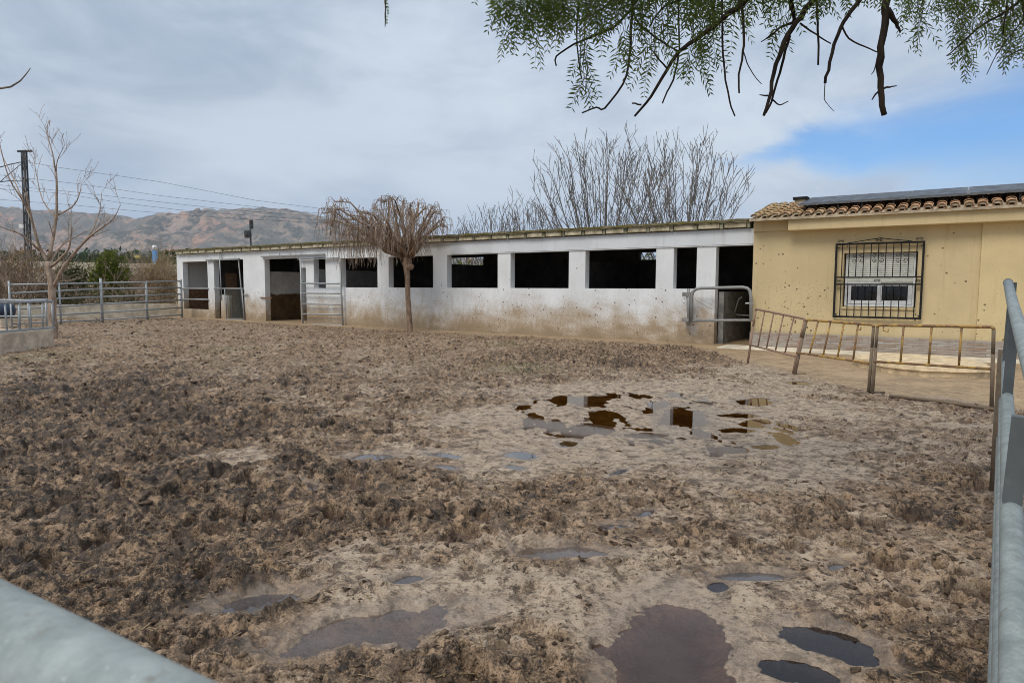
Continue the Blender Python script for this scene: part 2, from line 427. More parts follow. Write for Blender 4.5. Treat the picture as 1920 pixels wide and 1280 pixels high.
M['straw'] = mat_leaf('straw', (.10,.07,.04), (.34,.25,.15), .15, 14)
def waterm(name, tint, rough=.012, veil=None, vf=0.0):
    """thin standing water: the sky and walls mirrored on top, the bed seen through it, some silt held in it"""
    t = NT(name); n = t.noise(1.6, 5, .6)
    tr = t.n('ShaderNodeBsdfTransparent'); t.set(tr.inputs[0], tint)
    df = t.n('ShaderNodeBsdfDiffuse'); t.set(df.inputs[0], veil or (.1,.07,.05))
    m1 = t.n('ShaderNodeMixShader'); t.set(m1.inputs[0], t.math('MULTIPLY', t.rng(n, .3, .65), vf)); t.l(tr.outputs[0], m1.inputs[1]); t.l(df.outputs[0], m1.inputs[2])
    gl = t.n('ShaderNodeBsdfGlossy'); t.set(gl.inputs[0], (1,1,1)); gl.inputs['Roughness'].default_value = rough
    bp = t.bump(t.noise(7, 2), .012, .01); t.l(bp, gl.inputs['Normal'])
    fr = t.n('ShaderNodeFresnel'); fr.inputs[0].default_value = 1.42
    m2 = t.n('ShaderNodeMixShader'); t.l(fr.outputs[0], m2.inputs[0]); t.l(m1.outputs[0], m2.inputs[1]); t.l(gl.outputs[0], m2.inputs[2])
    t.l(m2.outputs[0], t.out.inputs[0]); return t.m
M['water_brown'] = waterm('brown_puddle_water', (.50,.36,.17))
M['water_dark'] = waterm('dark_puddle_water', (.36,.33,.35), .006)
M['water_big'] = waterm('murky_puddle_water', (.74,.62,.56), .012, (.11,.072,.058), .4)
M['water_pale'] = waterm('silty_puddle_water', (.80,.75,.73), .012, (.19,.165,.155), .4)
M['water_clear'] = waterm('thin_puddle_water', (.70,.69,.72), .006, (.17,.168,.18), .35)

# ------------------------------------------------------------------ noise for the terrain
def _hash(ix, iy, seed):
    h = (ix.astype(np.int64)*374761393 + iy.astype(np.int64)*668265263 + seed*974711) & 0xffffffff
    h = ((h ^ (h >> 13))*1274126177) & 0xffffffff
    h = ((h ^ (h >> 16))*2246822519) & 0xffffffff
    return ((h ^ (h >> 15)) & 0xffffff)/float(0x1000000)
def perlin(x, y, seed=0):
    ix = np.floor(x); iy = np.floor(y); fx = x-ix; fy = y-iy
    u = fx*fx*fx*(fx*(fx*6-15)+10); v = fy*fy*fy*(fy*(fy*6-15)+10)
    def g(dx, dy):
        a = _hash(ix+dx, iy+dy, seed)*2*np.pi
        return np.cos(a)*(fx-dx) + np.sin(a)*(fy-dy)
    a = g(0,0)*(1-u)+g(1,0)*u; b = g(0,1)*(1-u)+g(1,1)*u
    return (a*(1-v)+b*v)*1.5
def fbm(x, y, o=4, seed=0, gain=.5):
    s = 0; a = 1; t = 0
    for i in range(o):
        s = s + a*perlin(x*2**i + 17.3*i, y*2**i - 9.1*i, seed+i); t += a; a *= gain
    return s/t
def sstep(x, a, b):
    t = np.clip((x-a)/(b-a), 0, 1); return t*t*(3-2*t)

# puddles: photo position -> ground ellipse (cx, cy, half width, half height, slope, material, label)
PUD = []
def pud(cx, cy, hx, hy, mat, label, slope=0.0, depth=.05, group=None, wob=.45):
    c = gp(cx, cy); a = (gp(cx+hx, cy+hx*slope)-gp(cx-hx, cy-hx*slope))/2; b = (gp(cx, cy-hy)-gp(cx, cy+hy))/2
    Mi = np.linalg.inv(np.array([[a.x, b.x], [a.y, b.y]]))
    PUD.append(dict(c=(c.x, c.y), a=(a.x, a.y), b=(b.x, b.y), Mi=Mi, mat=mat, label=label, depth=depth, group=group, wob=wob))
pud(1256, 1215, 120, 122, 'water_big', 'large murky brown puddle at the bottom edge, widest of all the puddles', .05, .045, None, .24)
pud(1548, 1197, 108, 30, 'water_dark', 'dark blue elongated puddle slanting beside the right hand railing', .28, .05, None, .36)
pud(1500, 1252, 95, 26, 'water_dark', 'dark puddle touching the bottom of the photo, just below the slanting dark puddle', .25, .05, None, .36)
pud(706, 1172, 175, 36, 'water_pale', 'long pale silty puddle in the left foreground mud', -.17, .028, None, .42)
pud(488, 1124, 98, 20, 'water_clear', 'bluish puddle with a hooked shape nearest the left foreground rail', -.16, .028, None, .5)
pud(1066, 1031, 86, 13, 'water_pale', 'thin pale blue puddle in the centre foreground above the big murky one', .02, .025, None, .3)
pud(766, 1081, 34, 11, 'water_clear', 'small blue puddle just above the long pale silty puddle', -.15, .025)
pud(1410, 1076, 66, 10, 'water_clear', 'small arched dark blue puddle right of the big murky puddle', .02, .025)
pud(1345, 1095, 24, 12, 'water_dark', 'round dark blue pool at the tip of the arched puddle', .0, .03)
pud(1570, 1057, 20, 9, 'water_clear', 'tiny puddle in a hoof hole in the right foreground', 0, .03)
pud(1145, 983, 38, 6, 'water_clear', 'small narrow blue puddle in the middle of the churned mud', 0, .03)
pud(1211, 959, 14, 6, 'water_clear', 'tiny bright blue puddle right of the narrow blue one', -.2, .03)
pud(572, 904, 24, 7, 'water_clear', 'small bright puddle alone in the left middle of the yard', .2, .03)
for q in ((833, 850, 34, 5, 'left upper'), (838, 872, 22, 4, 'left lower'), (975, 850, 32, 8, 'right upper'), (966, 872, 22, 5, 'right lower')):
    pud(q[0], q[1], q[2], q[3], 'water_clear', 'bright sky reflecting puddle, %s of the four in the yard centre' % q[4], .1, .03, 'bright puddles in the yard centre')
pud(697, 853, 48, 6, 'water_clear', 'flat dark grey puddle left of the four bright ones', -.03, .03)
pud(1160, 882, 18, 5, 'water_clear', 'tiny puddle with ripples below the brown pools', -.3, .03)
ZONE = dict(c=gp(1235, 778), hx=(gp(1500, 778)-gp(970, 778)).x/2, hy=(gp(1235, 728)-gp(1235, 836)).y/2)
brown = [(1285,778,52,20),(1378,803,44,6),(1385,776,46,5),(1415,750,40,8),(1210,812,46,6),(1066,828,24,8),(1438,834,28,6)]
lb_ = ['brown pool mirroring the doorway and pillar of the stable', 'long brown pool just right of the mirroring pool', 'brown pool above the long one, right of the mirroring pool', 'brown pool nearest the barriers on the pale flat patch', 'flat grey pool below left of the mirroring pool', 'olive brown pool at the lower left of the pale flat patch', 'small amber pool at the lower right of the pale flat patch']
for q, l_ in zip(brown, lb_):
    pud(*q, 'water_brown', l_, 0, .03, 'brown pools on the pale flat patch', .5)
pud(1500, 717, 26, 4, 'water_brown', 'orange brown seep beside the middle barrier leg', .05, .02)
pud(1785, 752, 46, 4, 'water_brown', 'long brown puddle in front of the right hand barrier', .12, .02)
WL = -.022
BL = [gp(1330, 662), gp(1485, 706), gp(1629, 738), gp(1890, 772)]        # line of the barriers
WN = np.array([-.563, -.8267])

BLOBS = [ # px cx, cy, half extents, churn change
    (1240, 770, 330, 75, -1.0), (430, 862, 150, 24, -.85), (520, 850, 90, 26, -.5), (900, 1130, 560, 90, -.42), (1000, 1260, 700, 80, -.36),
    (860, 830, 260, 55, -.25), (1450, 690, 160, 38, -.45), (1500, 1120, 300, 130, -.12), (650, 1010, 330, 80, .06),
    (250, 800, 420, 130, .50), (150, 1000, 330, 180, .42), (930, 950, 330, 40, .12), (1180, 668, 260, 20, .35), (1650, 940, 300, 60, .05), (1700, 810, 200, 50, -.2), (1640, 1180, 230, 90, -.25)]
BD = []
for cx, cy, hx, hy, s in BLOBS:
    c = gp(cx, cy); a = (gp(cx+hx, cy)-gp(cx-hx, cy))/2; b = (gp(cx, max(cy-hy, 610))-gp(cx, cy+hy))/2
    BD.append((c.x, c.y, np.linalg.inv(np.array([[a.x, b.x], [a.y, b.y]])), s))

def yard(x, y):
    """height and material masks of the trodden yard"""
    churn = np.full(x.shape, .62)
    wx = x + 1.5*fbm(x*.6, y*.6, 4, 91, .6); wy = y + 1.5*fbm(x*.6, y*.6, 4, 95, .6)
    for cx, cy, Mi, s in BD:
        q = np.hypot(Mi[0,0]*(wx-cx)+Mi[0,1]*(wy-cy), Mi[1,0]*(wx-cx)+Mi[1,1]*(wy-cy))
        churn = churn + s*sstep(q, 1.35, .35)
    churn = np.clip(churn + .45*fbm(x*.7, y*.7, 3, 40) + .42*fbm(x*2.3, y*2.3, 3, 44), .17, 1.0)
    # distance in front of the facade, and right of the barriers
    dn = (x-ORI.x)*WN[0] + (y-ORI.y)*WN[1]
    apron = sstep(dn, 1.15, .55)*sstep(x, 8.0, 6.0)
    side = np.zeros(x.shape)
    for i in range(3):
        ax, ay = BL[i].x, BL[i].y; bx, by = BL[i+1].x, BL[i+1].y
        ln = math.hypot(bx-ax, by-ay); nx, ny = -(by-ay)/ln, (bx-ax)/ln
        d = (x-ax)*nx + (y-ay)*ny; t = ((x-ax)*(bx-ax)+(y-ay)*(by-ay))/ln**2
        lo = -.0 if i else -3; hi = 1.0 if i < 2 else 9
        side = np.maximum(side, sstep(d+.12*fbm(x*2, y*2, 2, 5), -.05, .35)*(t >= lo)*(t <= hi))
    calm = np.maximum(apron, side)
    amp = (.16 + .84*churn)*(1-.86*calm)
    far = sstep(y, 30, 5)
    h = .035*fbm(x*.9, y*.9, 3, 1) + .030*fbm(x*.25, y*.25, 2, 77)
    lump = np.abs(fbm(x*2.6 + .35*perlin(x*4, y*4, 8), y*2.6, 2, 11))*2.6
    ca = churn**1.4
    h = h + .016*amp*(lump-.5) + .034*amp*ca*(lump-.5)
    h = h + .022*amp*fbm(x*2.1, y*2.1, 3, 19)
    # rounded clods parted by sharp creases
    b1 = np.abs(perlin(x*5.2+.5*perlin(x*7, y*7, 21), y*5.2+.5*perlin(x*7, y*7, 22), 23))*2.2
    b2 = np.abs(perlin(x*10.5+.5*perlin(x*14, y*14, 24), y*10.5, 27))*2.2
    b3 = np.abs(perlin(x*21, y*21+.4*perlin(x*25, y*25, 28), 29))*2.2
    fy = 1+1.1*sstep(y, 7, 15)
    h = h + fy*(.012+.026*ca)*amp*(np.minimum(b1, 1.1)-.5) + (.008+.019*ca)*amp*(np.minimum(b2, 1.1)-.5)
    h = h + (.003+.010*ca)*amp*(np.minimum(b3, 1.1)-.5)*sstep(y, 14, 6)
    # hoof holes
    for cs, sd, rad, dep, pr in ((.36, 201, .095, .165, .62), (.25, 303, .058, .085, .42)):
        ix = np.floor(x/cs); iy = np.floor(y/cs); pit = np.zeros(x.shape); rim = np.zeros(x.shape)
        wxx = x + .07*perlin(x*9, y*9, 66)+.02*perlin(x*24, y*24, 68); wyy = y + .07*perlin(x*9, y*9, 67)+.02*perlin(x*24, y*24, 69)
        for dx in (-1, 0, 1):
            for dy in (-1, 0, 1):
                jx = ix+dx; jy = iy+dy
                r1 = _hash(jx, jy, sd); r2 = _hash(jx, jy, sd+1); r3 = _hash(jx, jy, sd+2); r4 = _hash(jx, jy, sd+3)
                an = r4*6.283; ux = wxx-(jx+.15+.7*r1)*cs; uy = wyy-(jy+.15+.7*r2)*cs
                pxx = ux*np.cos(an)+uy*np.sin(an); pyy = (-ux*np.sin(an)+uy*np.cos(an))*(.68+.3*r1)
                rr = rad*(.65+.75*r2)
                q = np.hypot(pxx, pyy)/rr
                on = (r3 < pr).astype(float)
                pit = np.maximum(pit, on*sstep(q, 1.0, .70)*(.5+.7*r1)); rim = np.maximum(rim, on*sstep(q, 2.0, 1.15)*sstep(q, .8, 1.15))
        k = np.clip((churn-.08)*2.3, .0, 1)*(1-.93*calm)
        h = h - dep*pit*k + .018*rim*k
    h = h*(1-.75*calm) + .02*calm
    # flat patch that floods into ragged shallow pools
    zx = (x-ZONE['c'].x)/ZONE['hx']; zy = (y-ZONE['c'].y)/ZONE['hy']
    zq = np.hypot(zx, zy) + .25*fbm(x*1.1, y*1.1, 3, 140)
    zi = sstep(zq, 1.25, .85)
    zh = WL + .001 + .055*fbm(x*2.3, y*1.05, 4, 150, .6) + .008*fbm(x*9, y*9, 3, 155)
    h = h*(1-zi) + zh*zi
    zb = sstep(zq, 1.0, 1.15)*sstep(zq, 1.75, 1.5)
    h = np.where(zb > 0, np.maximum(h, WL+.012*zb), h)
    # puddles
    wet = .35*zi*sstep(h, WL+.012, WL); bedk = np.ones(x.shape)
    px_ = .40*fbm(x*2.8, y*2.8, 5, 61, .62); 
    for stage in (0, 1):
        for p in PUD:
            Mi = p['Mi']; ux = x-p['c'][0]; uy = y-p['c'][1]
            near = (np.abs(ux) < 4) & (np.abs(uy) < 4)
            if not near.any(): continue
            ex, ey = ux[near], uy[near]
            q0 = np.hypot(Mi[0,0]*ex+Mi[0,1]*ey, Mi[1,0]*ex+Mi[1,1]*ey)
            q = q0 + p['wob']*3.0*px_[near] + .20*fbm(ex*7, ey*7, 3, 71, .6) + .06*perlin(ex*30, ey*30, 72)
            hh = h[near]
            if stage == 0:
                lo = .6*sstep(q0, 1.75, 1.05)
                hh = hh*(1-lo) + (WL+.014)*lo
                bank = sstep(q, 1.08, 1.3)*sstep(q0, 2.9, 2.0)*(zi[near] < .02)
                h[near] = np.where(bank > 0, np.maximum(hh, WL+.016*bank), hh)
            else:
                ins = sstep(q, 1.12, .82)
                tgt = WL - p['depth']*sstep(q, 1.0, .25) + .010*(1-ins) + .06*hh
                h[near] = hh*(1-ins) + np.minimum(tgt, WL+.012)*ins
                wet[near] = np.maximum(wet[near], sstep(q, 1.6, 1.0))
                kk = dict(water_clear=.55, water_pale=.35, water_big=.95).get(p['mat'], 1.0)
                bedk[near] = np.where(q0 < 1.5, np.minimum(bedk[near], kk), bedk[near])
    warm = sstep(y, 10, 17)*.75*sstep(churn, .2, .5)
    warm = np.maximum(warm, .9*sstep(x, 1.55, 2.2)*sstep(y, 5.2, 3.6)*sstep(fbm(x*1.3, y*1.3, 3, 14), -.15, .2)*.8)
    warm = np.maximum(warm, .55*calm)
    green = np.zeros(x.shape)
    for gx, gy, r in GREEN:
        green = np.maximum(green, sstep(np.hypot(x-gx, (y-gy)*.8)+.5*fbm(x*1.7, y*1.7, 3, 88), r, r*.3))
    bed = bedk*sstep(WL-h, .0, .045)
    return h, churn*(1-.75*calm), warm, wet, green, bed, calm
GREEN = [(gp(970, 690).x, gp(970, 690).y, 1.1), (gp(430, 656).x, gp(430, 656).y, .9), (gp(60, 672).x, gp(60, 672).y, 1.4), (gp(950, 646).x, gp(950, 646).y, .8)]

# ------------------------------------------------------------------ yard sheet
def grid_mesh(name, X, Y, Z, mat, attrs=None):
    nr, nc = X.shape
    co = np.stack([X, Y, Z], -1).reshape(-1, 3).astype(np.float32)
    i = np.arange((nr-1)*(nc-1)); r = i//(nc-1); c = i % (nc-1); a = r*nc+c
    q = np.stack([a, a+1, a+nc+1, a+nc], -1).astype(np.int32)
    me = bpy.data.meshes.new(name); me.vertices.add(len(co)); me.vertices.foreach_set('co', co.ravel())
    me.loops.add(q.size); me.loops.foreach_set('vertex_index', q.ravel())
    me.polygons.add(len(q)); me.polygons.foreach_set('loop_start', np.arange(0, q.size, 4, dtype=np.int32))
    me.polygons.foreach_set('use_smooth', np.ones(len(q), bool))
    me.update(calc_edges=True)
    for k, v in (attrs or {}).items():
        at_ = me.attributes.new(k, 'FLOAT', 'POINT'); at_.data.foreach_set('value', v.ravel().astype(np.float32))
    me.materials.append(mat)
    o = bpy.data.objects.new(name, me); COL.objects.link(o); return o

rows = [1.1]
while rows[-1] < 39:
    y = rows[-1]; rows.append(y + max(.006, y*(.0026 if y < 9 else .0042)))
rows = np.array(rows); uu = np.linspace(-1, 1, 980)
GX = uu[None, :]*(.86*rows[:, None]+1.6); GY = np.repeat(rows[:, None], len(uu), 1)
H, CH, WA, WE, GR, BE, CA = yard(GX, GY)
mud = grid_mesh('mud', GX, GY, H, M['mud'], dict(churn=CH, warm=WA, wet=WE, green=GR, bed=BE, calm=CA))
tag(mud, 'churned brown mud of the yard pitted with hoof prints', 'mud', None, 'structure')

# loose dung clods and straw bits lying on the mud
def scatter(name, n, seed, kind, mat, label, cat):
    r = np.random.default_rng(seed)
    y = 2.1*np.exp(r.random(n)*math.log(31/2.1)); x = (r.random(n)*2-1)*(.80*y+.8)
    h, ch, wa, we, gr, _, ca = yard(x.copy(), y.copy())
    dn = (x-ORI.x)*WN[0] + (y-ORI.y)*WN[1]
    ok = (r.random(n) < np.clip(ch*1.5-.22 + .15*wa, .03, 1)) & (we < .3) & (r.random(n) > ca*.9) & (dn > .5) & (x < .78*y+.1)
    ok &= ~((x < -11.3) & (y < 18))
    x, y, h, ch = x[ok], y[ok], h[ok], ch[ok]; n = len(x)
    if kind == 'clod':
        base = np.array([(1,0,0),(-1,0,0),(0,1,0),(0,-1,0),(0,0,1),(0,0,-1)], float)
        fc = np.array([(0,2,4),(2,1,4),(1,3,4),(3,0,4),(2,0,5),(1,2,5),(3,1,5),(0,3,5)])
        sz = (.004 + .017*r.random(n)**3)*(1+.065*np.maximum(y-3, 0))
        P = base[None]*(1+1.0*(r.random((n,6,1))-.5))*sz[:,None,None]
        P = P + (r.random((n,6,3))-.5)*sz[:,None,None]*.7
        an = r.random(n)*6.283; st = 1+1.1*r.random(n)
        px = P[:,:,0]*st[:,None]; py = P[:,:,1]
        Q = np.stack([px*np.cos(an)[:,None]-py*np.sin(an)[:,None], px*np.sin(an)[:,None]+py*np.cos(an)[:,None], P[:,:,2]*.65], -1)
        Q = Q + np.stack([x, y, h-sz*.05], -1)[:,None,:]
        nv, nf = 6, 8
        F_ = (fc[None]+(np.arange(n)*6)[:,None,None]).reshape(-1, 3)
        k = 3
    else:
        ln = .02+.07*r.random(n)**2; wd = .0016+.0018*r.random(n); wd = wd*(1+.06*y)
        an = r.random(n)*6.283; tl = (r.random(n)-.35)*.5
        d = np.stack([np.cos(an)*np.cos(tl), np.sin(an)*np.cos(tl), np.sin(tl)], -1); w = np.stack([-np.sin(an), np.cos(an), 0*an], -1)
        c = np.stack([x, y, h+.008], -1)
        Q = np.stack([c-d*ln[:,None]/2-w*wd[:,None], c+d*ln[:,None]/2-w*wd[:,None], c+d*ln[:,None]/2+w*wd[:,None], c-d*ln[:,None]/2+w*wd[:,None]], 1)
        F_ = np.arange(n*4).reshape(-1, 4); k = 4
    co = Q.reshape(-1, 3).astype(np.float32)
    me = bpy.data.meshes.new(name); me.vertices.add(len(co)); me.vertices.foreach_set('co', co.ravel())
    me.loops.add(F_.size); me.loops.foreach_set('vertex_index', F_.ravel().astype(np.int32))
    me.polygons.add(len(F_)); me.polygons.foreach_set('loop_start', np.arange(0, F_.size, k, dtype=np.int32))
    me.update(calc_edges=True); me.materials.append(mat)
    o = bpy.data.objects.new(name, me); COL.objects.link(o)
    tag(o, label, cat, None, 'stuff')
scatter('mud_clods', 34000, 5, 'clod', M['clod'], 'loose dark clods of dung and mud strewn over the yard', 'clods')
scatter('straw', 4500, 6, 'straw', M['straw'], 'short bits of trodden straw lying on the mud', 'straw')

for i, p in enumerate(PUD):
    if p['group'] == 'brown pools on the pale flat patch': continue
    mb = MB(); n = 40; k = 1.22 if p['mat'] in ('water_dark', 'water_big') else 1.6
    for j in range(n):
        a = 2*math.pi*j/n; r_ = k if p['wob'] else 1.3
        mb.v.append((p['c'][0]+r_*(p['a'][0]*math.cos(a)+p['b'][0]*math.sin(a)), p['c'][1]+r_*(p['a'][1]*math.cos(a)+p['b'][1]*math.sin(a)), WL + .0002*i))
    mb.f.append(tuple(range(n)))
    o = mb.build('puddle', M[p['mat']]); tag(o, p['label'], 'puddle', p['group'], 'structure')

zm = MB(); n = 48
for j in range(n):
    a = 2*math.pi*j/n; zm.v.append((ZONE['c'].x+1.42*ZONE['hx']*math.cos(a), ZONE['c'].y+1.42*ZONE['hy']*math.sin(a), WL-.0004))
zm.f.append(tuple(range(n)))
tag(zm.build('puddle', M['water_brown']), 'ragged shallow brown pools scattered over the pale flat patch', 'puddle', 'brown pools on the pale flat patch', 'structure')

# sparse grass tufts by the trough and in the yard
gb = MB()
for gx, gy, r in GREEN:
    for k in range(130):
        a = rng.random()*6.283; q = r*.8*math.sqrt(rng.random()); x, y = gx+q*math.cos(a), gy+q*math.sin(a)
        hh = .02+.04*rng.random(); b = rng.random()*6.283; w = .004
        gb.tri((x-w*math.cos(b), y-w*math.sin(b), 0), (x+w*math.cos(b), y+w*math.sin(b), 0), (x+.03*(rng.random()-.5), y+.03*(rng.random()-.5), hh+.03))
tag(gb.build('grass', M['grass']), 'sparse patches of short green grass in the mud', 'grass', None, 'stuff')

# field and earth around the yard, one sheet to the horizon
S = 6400
mb = MB(); mb.quad((-S,-1400,-.16), (S,-1400,-.16), (S,S,-.16), (-S,S,-.16))
tag(mb.build('ground', M['field']), 'bare brown field around the yard', 'ground', None, 'structure')

# ------------------------------------------------------------------ hills
RIDGE = [(-900,430),(-400,405),(-100,398),(0,396),(40,399),(100,408),(150,406),(200,411),(245,413),(268,422),(300,424),(330,419),(360,415),(400,409),(425,402),(470,399),(515,398),(560,402),(600,407),(660,420),(740,444),(820,470),(900,490),(1000,500),(1300,505),(1900,512),(2600,515)]
rx = np.array([(p[0]-960)/F for p in RIDGE]); rh = np.array([(540+ (4 if p[0] < 600 else 0)-p[1])/F for p in RIDGE])
D0 = 4200.0
ny, nx = 150, 560
U = np.linspace(-1.55, 1.1, nx)[None, :]; V = np.linspace(0, 1, ny)[:, None]
HY = 2500 + V*3000 + 0*U; HX = U*D0 + 0*V
pk = np.interp(HX/D0, rx, rh)*D0
prof = np.sin(np.clip((HY-2500)/(D0-2500), 0, 1)*np.pi/2)**1.25*np.clip(1-(HY-D0)/1400, 0, 1)
rid = 1-np.abs(fbm(HX/620, HY/900, 5, 400, .55))*2.0
HZ = pk*prof*(.80+.20*(HY/D0))*(1 + (.50*(rid-.75)+.10*fbm(HX/110, HY/150, 4, 420, .6))*sstep(prof, .0, .3)*sstep(prof, 1.02, .80)) + 14*fbm(HX/160, HY/160, 4, 430)*prof
HZ = HZ*.95 + (13*fbm(HX/45, HY/120, 3, 470)+26*(1-np.abs(fbm(HX/130, HY/260, 3, 480))*2.4))*sstep(prof, .2, .8) - 3
tag(grid_mesh('hills', HX, HY, HZ, M['hill']), 'bare rocky hills with reddish scars on the horizon', 'hills', None, 'structure')
# low bluish knoll before the hills
KX = np.linspace(-1, 1, 60)[None, :]; KV = np.linspace(-1, 1, 30)[:, None]
kc = at(262, 480, 1900)
kx = kc.x + KX*150 + 0*KV; ky = kc.y + KV*160 + 0*KX
kz = 62*np.clip(1-np.hypot(KX*1.0, KV)**2, 0, 1)**.8*(1+.2*fbm(kx/40, ky/40, 4, 450)) + 40
kz = np.where(np.hypot(KX, KV+0*KX) >= 1, -4, kz)
k = grid_mesh('knoll', kx, ky, kz, simple('knoll_scrub', (.075,.09,.07), .95, 0, .5, .02)); tag(k, 'low scrubby knoll in front of the hills', 'hill', None, 'structure')

# ------------------------------------------------------------------ stable
stable = empty('stable', mat=BM, label='long low white stable with dark openings and a mossy flat roof', cat='stable')
TH = .26
XL = LX(333, 540); ZT = 3.07
Zs = 1.5; Zd = 2.63; Zl = 2.71
def X(px): return LX(px)
cuts = {}
op = []   # openings (x0, x1, z0, z1)
W = lambda a, b, z0, z1: op.append((X(a), X(b), z0, z1))
W(344, 390, .42, Zl)
W(402, 457, -.3, Zl+.03)
W(497, 563, -.3, Zl)
W(566, 574, .1, 2.30)
W(589, 611, Zs-.03, Zl)
W(640, 708, Zs, Zd); W(729, 812, Zs, Zd); W(838, 933, Zs, Zd); W(957, 1066, Zs, Zd); W(1097, 1229, Zs, Zd); W(1262, 1305, Zs, Zd)
W(1341, 1411, -.3, Zd)
# the step in the left door: a stub of wall left of the gate
xs = sorted(set([XL, 0.0] + [v for o_ in op for v in o_[:2]])); zs = sorted(set([-.3, ZT] + [v for o_ in op for v in o_[2:]]))
def fill(i, k):
    cx = (xs[i]+xs[i+1])/2; cz = (zs[k]+zs[k+1])/2
    return not any(a < cx < b and c < cz < d for a, b, c, d in op)
mb = MB(); wallgrid(mb, xs, zs, fill, 0, TH)
DP = 4.6
# end wall
mb.box(XL, XL+.22, TH+.002, DP-.002, -.3, ZT-.02)
front = mb.build('front_wall', M['white'], stable, True, bevel=.012)
mb = MB(); mb.box(X(412), X(428), .03, .16, -.3, 1.13); mb.build('door_stub_wall', M['white'], stable, True, bevel=.01)
mb = MB(); mb.box(X(846), -.004, -.035, -.003, Zd+.03, ZT-.015); mb.box(X(846), -.004, -.028, .10, Zd-.0, Zd+.027)
mb.build('lintel_beam', M['white_beam'], stable, True, bevel=.006)
# back wall with two clear openings near the roof
bx = [XL, LX(826, 490, DP), LX(906, 490, DP), LX(1199, 475, DP), LX(1231, 475, DP), 0.0]
bz0 = 1.5 + (538-489)/F*20.2*1.22
zb = [-.3, L(860, 498, DP)[1], L(1215, 487, DP)[1], 2.80, 2.945]
zb = sorted(zb)
def bfill(i, k):
    cz = (zb[k]+zb[k+1])/2
    if i == 1 and zb[1] < cz < 2.80 : return cz < L(870, 498, DP)[1]
    if i == 3 and cz < 2.80: return cz < L(1215, 488, DP)[1]
    return True
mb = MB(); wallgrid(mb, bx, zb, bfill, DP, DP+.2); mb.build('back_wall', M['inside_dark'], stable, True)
# inner partitions: shade put into the colour of the dark ones, limewashed and dung stained on the left
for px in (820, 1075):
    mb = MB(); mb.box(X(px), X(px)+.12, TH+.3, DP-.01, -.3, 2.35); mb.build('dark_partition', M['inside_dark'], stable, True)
mb = MB()
mb.box(X(480), X(480)+.14, TH+.01, DP-.01, -.3, 2.2)
mb.box(X(577), X(577)+.14, TH+.01, DP-.01, -.3, 2.25)
mb.box(XL+.23, X(396)-.005, 2.2, 2.3, -.3, 2.95)
mb.box(X(480)+.145, X(577)-.005, 2.6, 2.7, -.3, 2.25)
mb.build('stall_partition', M['inside_pale'], stable, True)
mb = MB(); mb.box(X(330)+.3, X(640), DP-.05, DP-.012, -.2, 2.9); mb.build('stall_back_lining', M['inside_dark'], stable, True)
M['board'] = simple('brown_board', (.24,.14,.075), .8, 0, .4, 9)
mb = MB(); mb.box(XL+.223, XL+.25, TH+.012, 2.19, -.3, 1.45); mb.build('stall_board', M['board'], stable, True)
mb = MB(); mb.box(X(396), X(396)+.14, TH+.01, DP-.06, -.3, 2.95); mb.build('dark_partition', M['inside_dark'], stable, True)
def LP(px, py, xp):
    o = BMI @ EYE; d = BMI.to_3x3() @ ray(px, py); t = (xp-o.x)/d.x; p = o + d*t; return p.y, p.z
xp_ = X(396)+.143
ya_, yb_ = LP(423, 530, xp_)[0], LP(444, 530, xp_)[0]
mb = MB(); mb.box(xp_, xp_+.03, min(ya_, yb_), max(ya_, yb_), .3, LP(434, 512, xp_)[1]); mb.build('feed_hatch', M['board'], stable, True)
# low grey wall inside the right hand doorway, with a drinker pipe
mb = MB(); mb.box(X(1341)+.02, X(1341)+.16, TH+.01, 3.4, -.3, 1.42); mb.box(X(1341)+.165, -.02, 3.25, 3.4, -.3, 1.42); mb.build('entrance_half_wall', M['grey_render'], stable, True)
mb = MB(); a = X(1341)+.19; mb.tube([(a,1.2,.8),(a+.05,1.2,1.0),(a+.1,1.2,1.2),(a+.2,1.2,1.28)], .02, 6); mb.tube([(a,1.25,.78),(-.05,1.6,.72)], .02, 6); mb.build('drinker_pipe', M['galv_old'], stable, True, smooth=True)
# roof: mossy deck on short beam ends with pale blocks between
zt0, zt1 = 3.245, 3.30
mb = MB(); nseg = 140; y0 = -.20
for lay in (0,):
    for i in range(nseg+1):
        x = XL-.12 + (0.02-XL+.12-.04)*i/nseg
        dz = .018*math.sin(i*1.7)+.012*(rng.random()-.5); dy = .025*(rng.random()-.5)
        mb.v += [(x, y0+dy, zt0), (x, y0+dy*.5-.01, zt1+dz*.6), (x, DP+.4, zt1-.30), (x, DP+.4, zt0-.30)]
for i in range(nseg):
    a = i*4; b = a+4
    for j in range(4): mb.f.append((a+j, a+(j+1) % 4, b+(j+1) % 4, b+j))
mb.f.append((3,2,1,0)); mb.f.append(tuple(nseg*4+j for j in range(4)))
roof = mb.build('roof', M['roof'], stable, True)
mb = MB(); sp = .685; x = -.10; k = 0
while x > XL+.3:
    be = MB(); be.box(x-.075, x+.01, -.15+.02*rng.random(), .22, ZT+.004, zt0-.004); be.build('beam_end', M['beam_end'], roof, True)
    for j, (c0, c1) in enumerate(((-.08-sp+.115, -.085),)):
        mb.box(x+c0+.002, x+c1-.004, -.165+.03*rng.random(), .22, ZT+.012+.01*rng.random(), zt0-.006-.012*rng.random())
    x -= sp; k += 1
mb.build('edge_block', M['roof_block'], roof, True, bevel=.012)
mb = MB(); mb.box(XL-.1, -.02, -.18, -.10, zt0-.030, zt0-.002); mb.build('drip_edge', M['beam_end'], roof, True)

# gates and fittings of the stable
def rails(name, parent, mat, segs, r, n=8):
    for s in segs:
        m_ = MB(); m_.tube(s, r, n); m_.build(name, mat, parent, True, smooth=True)
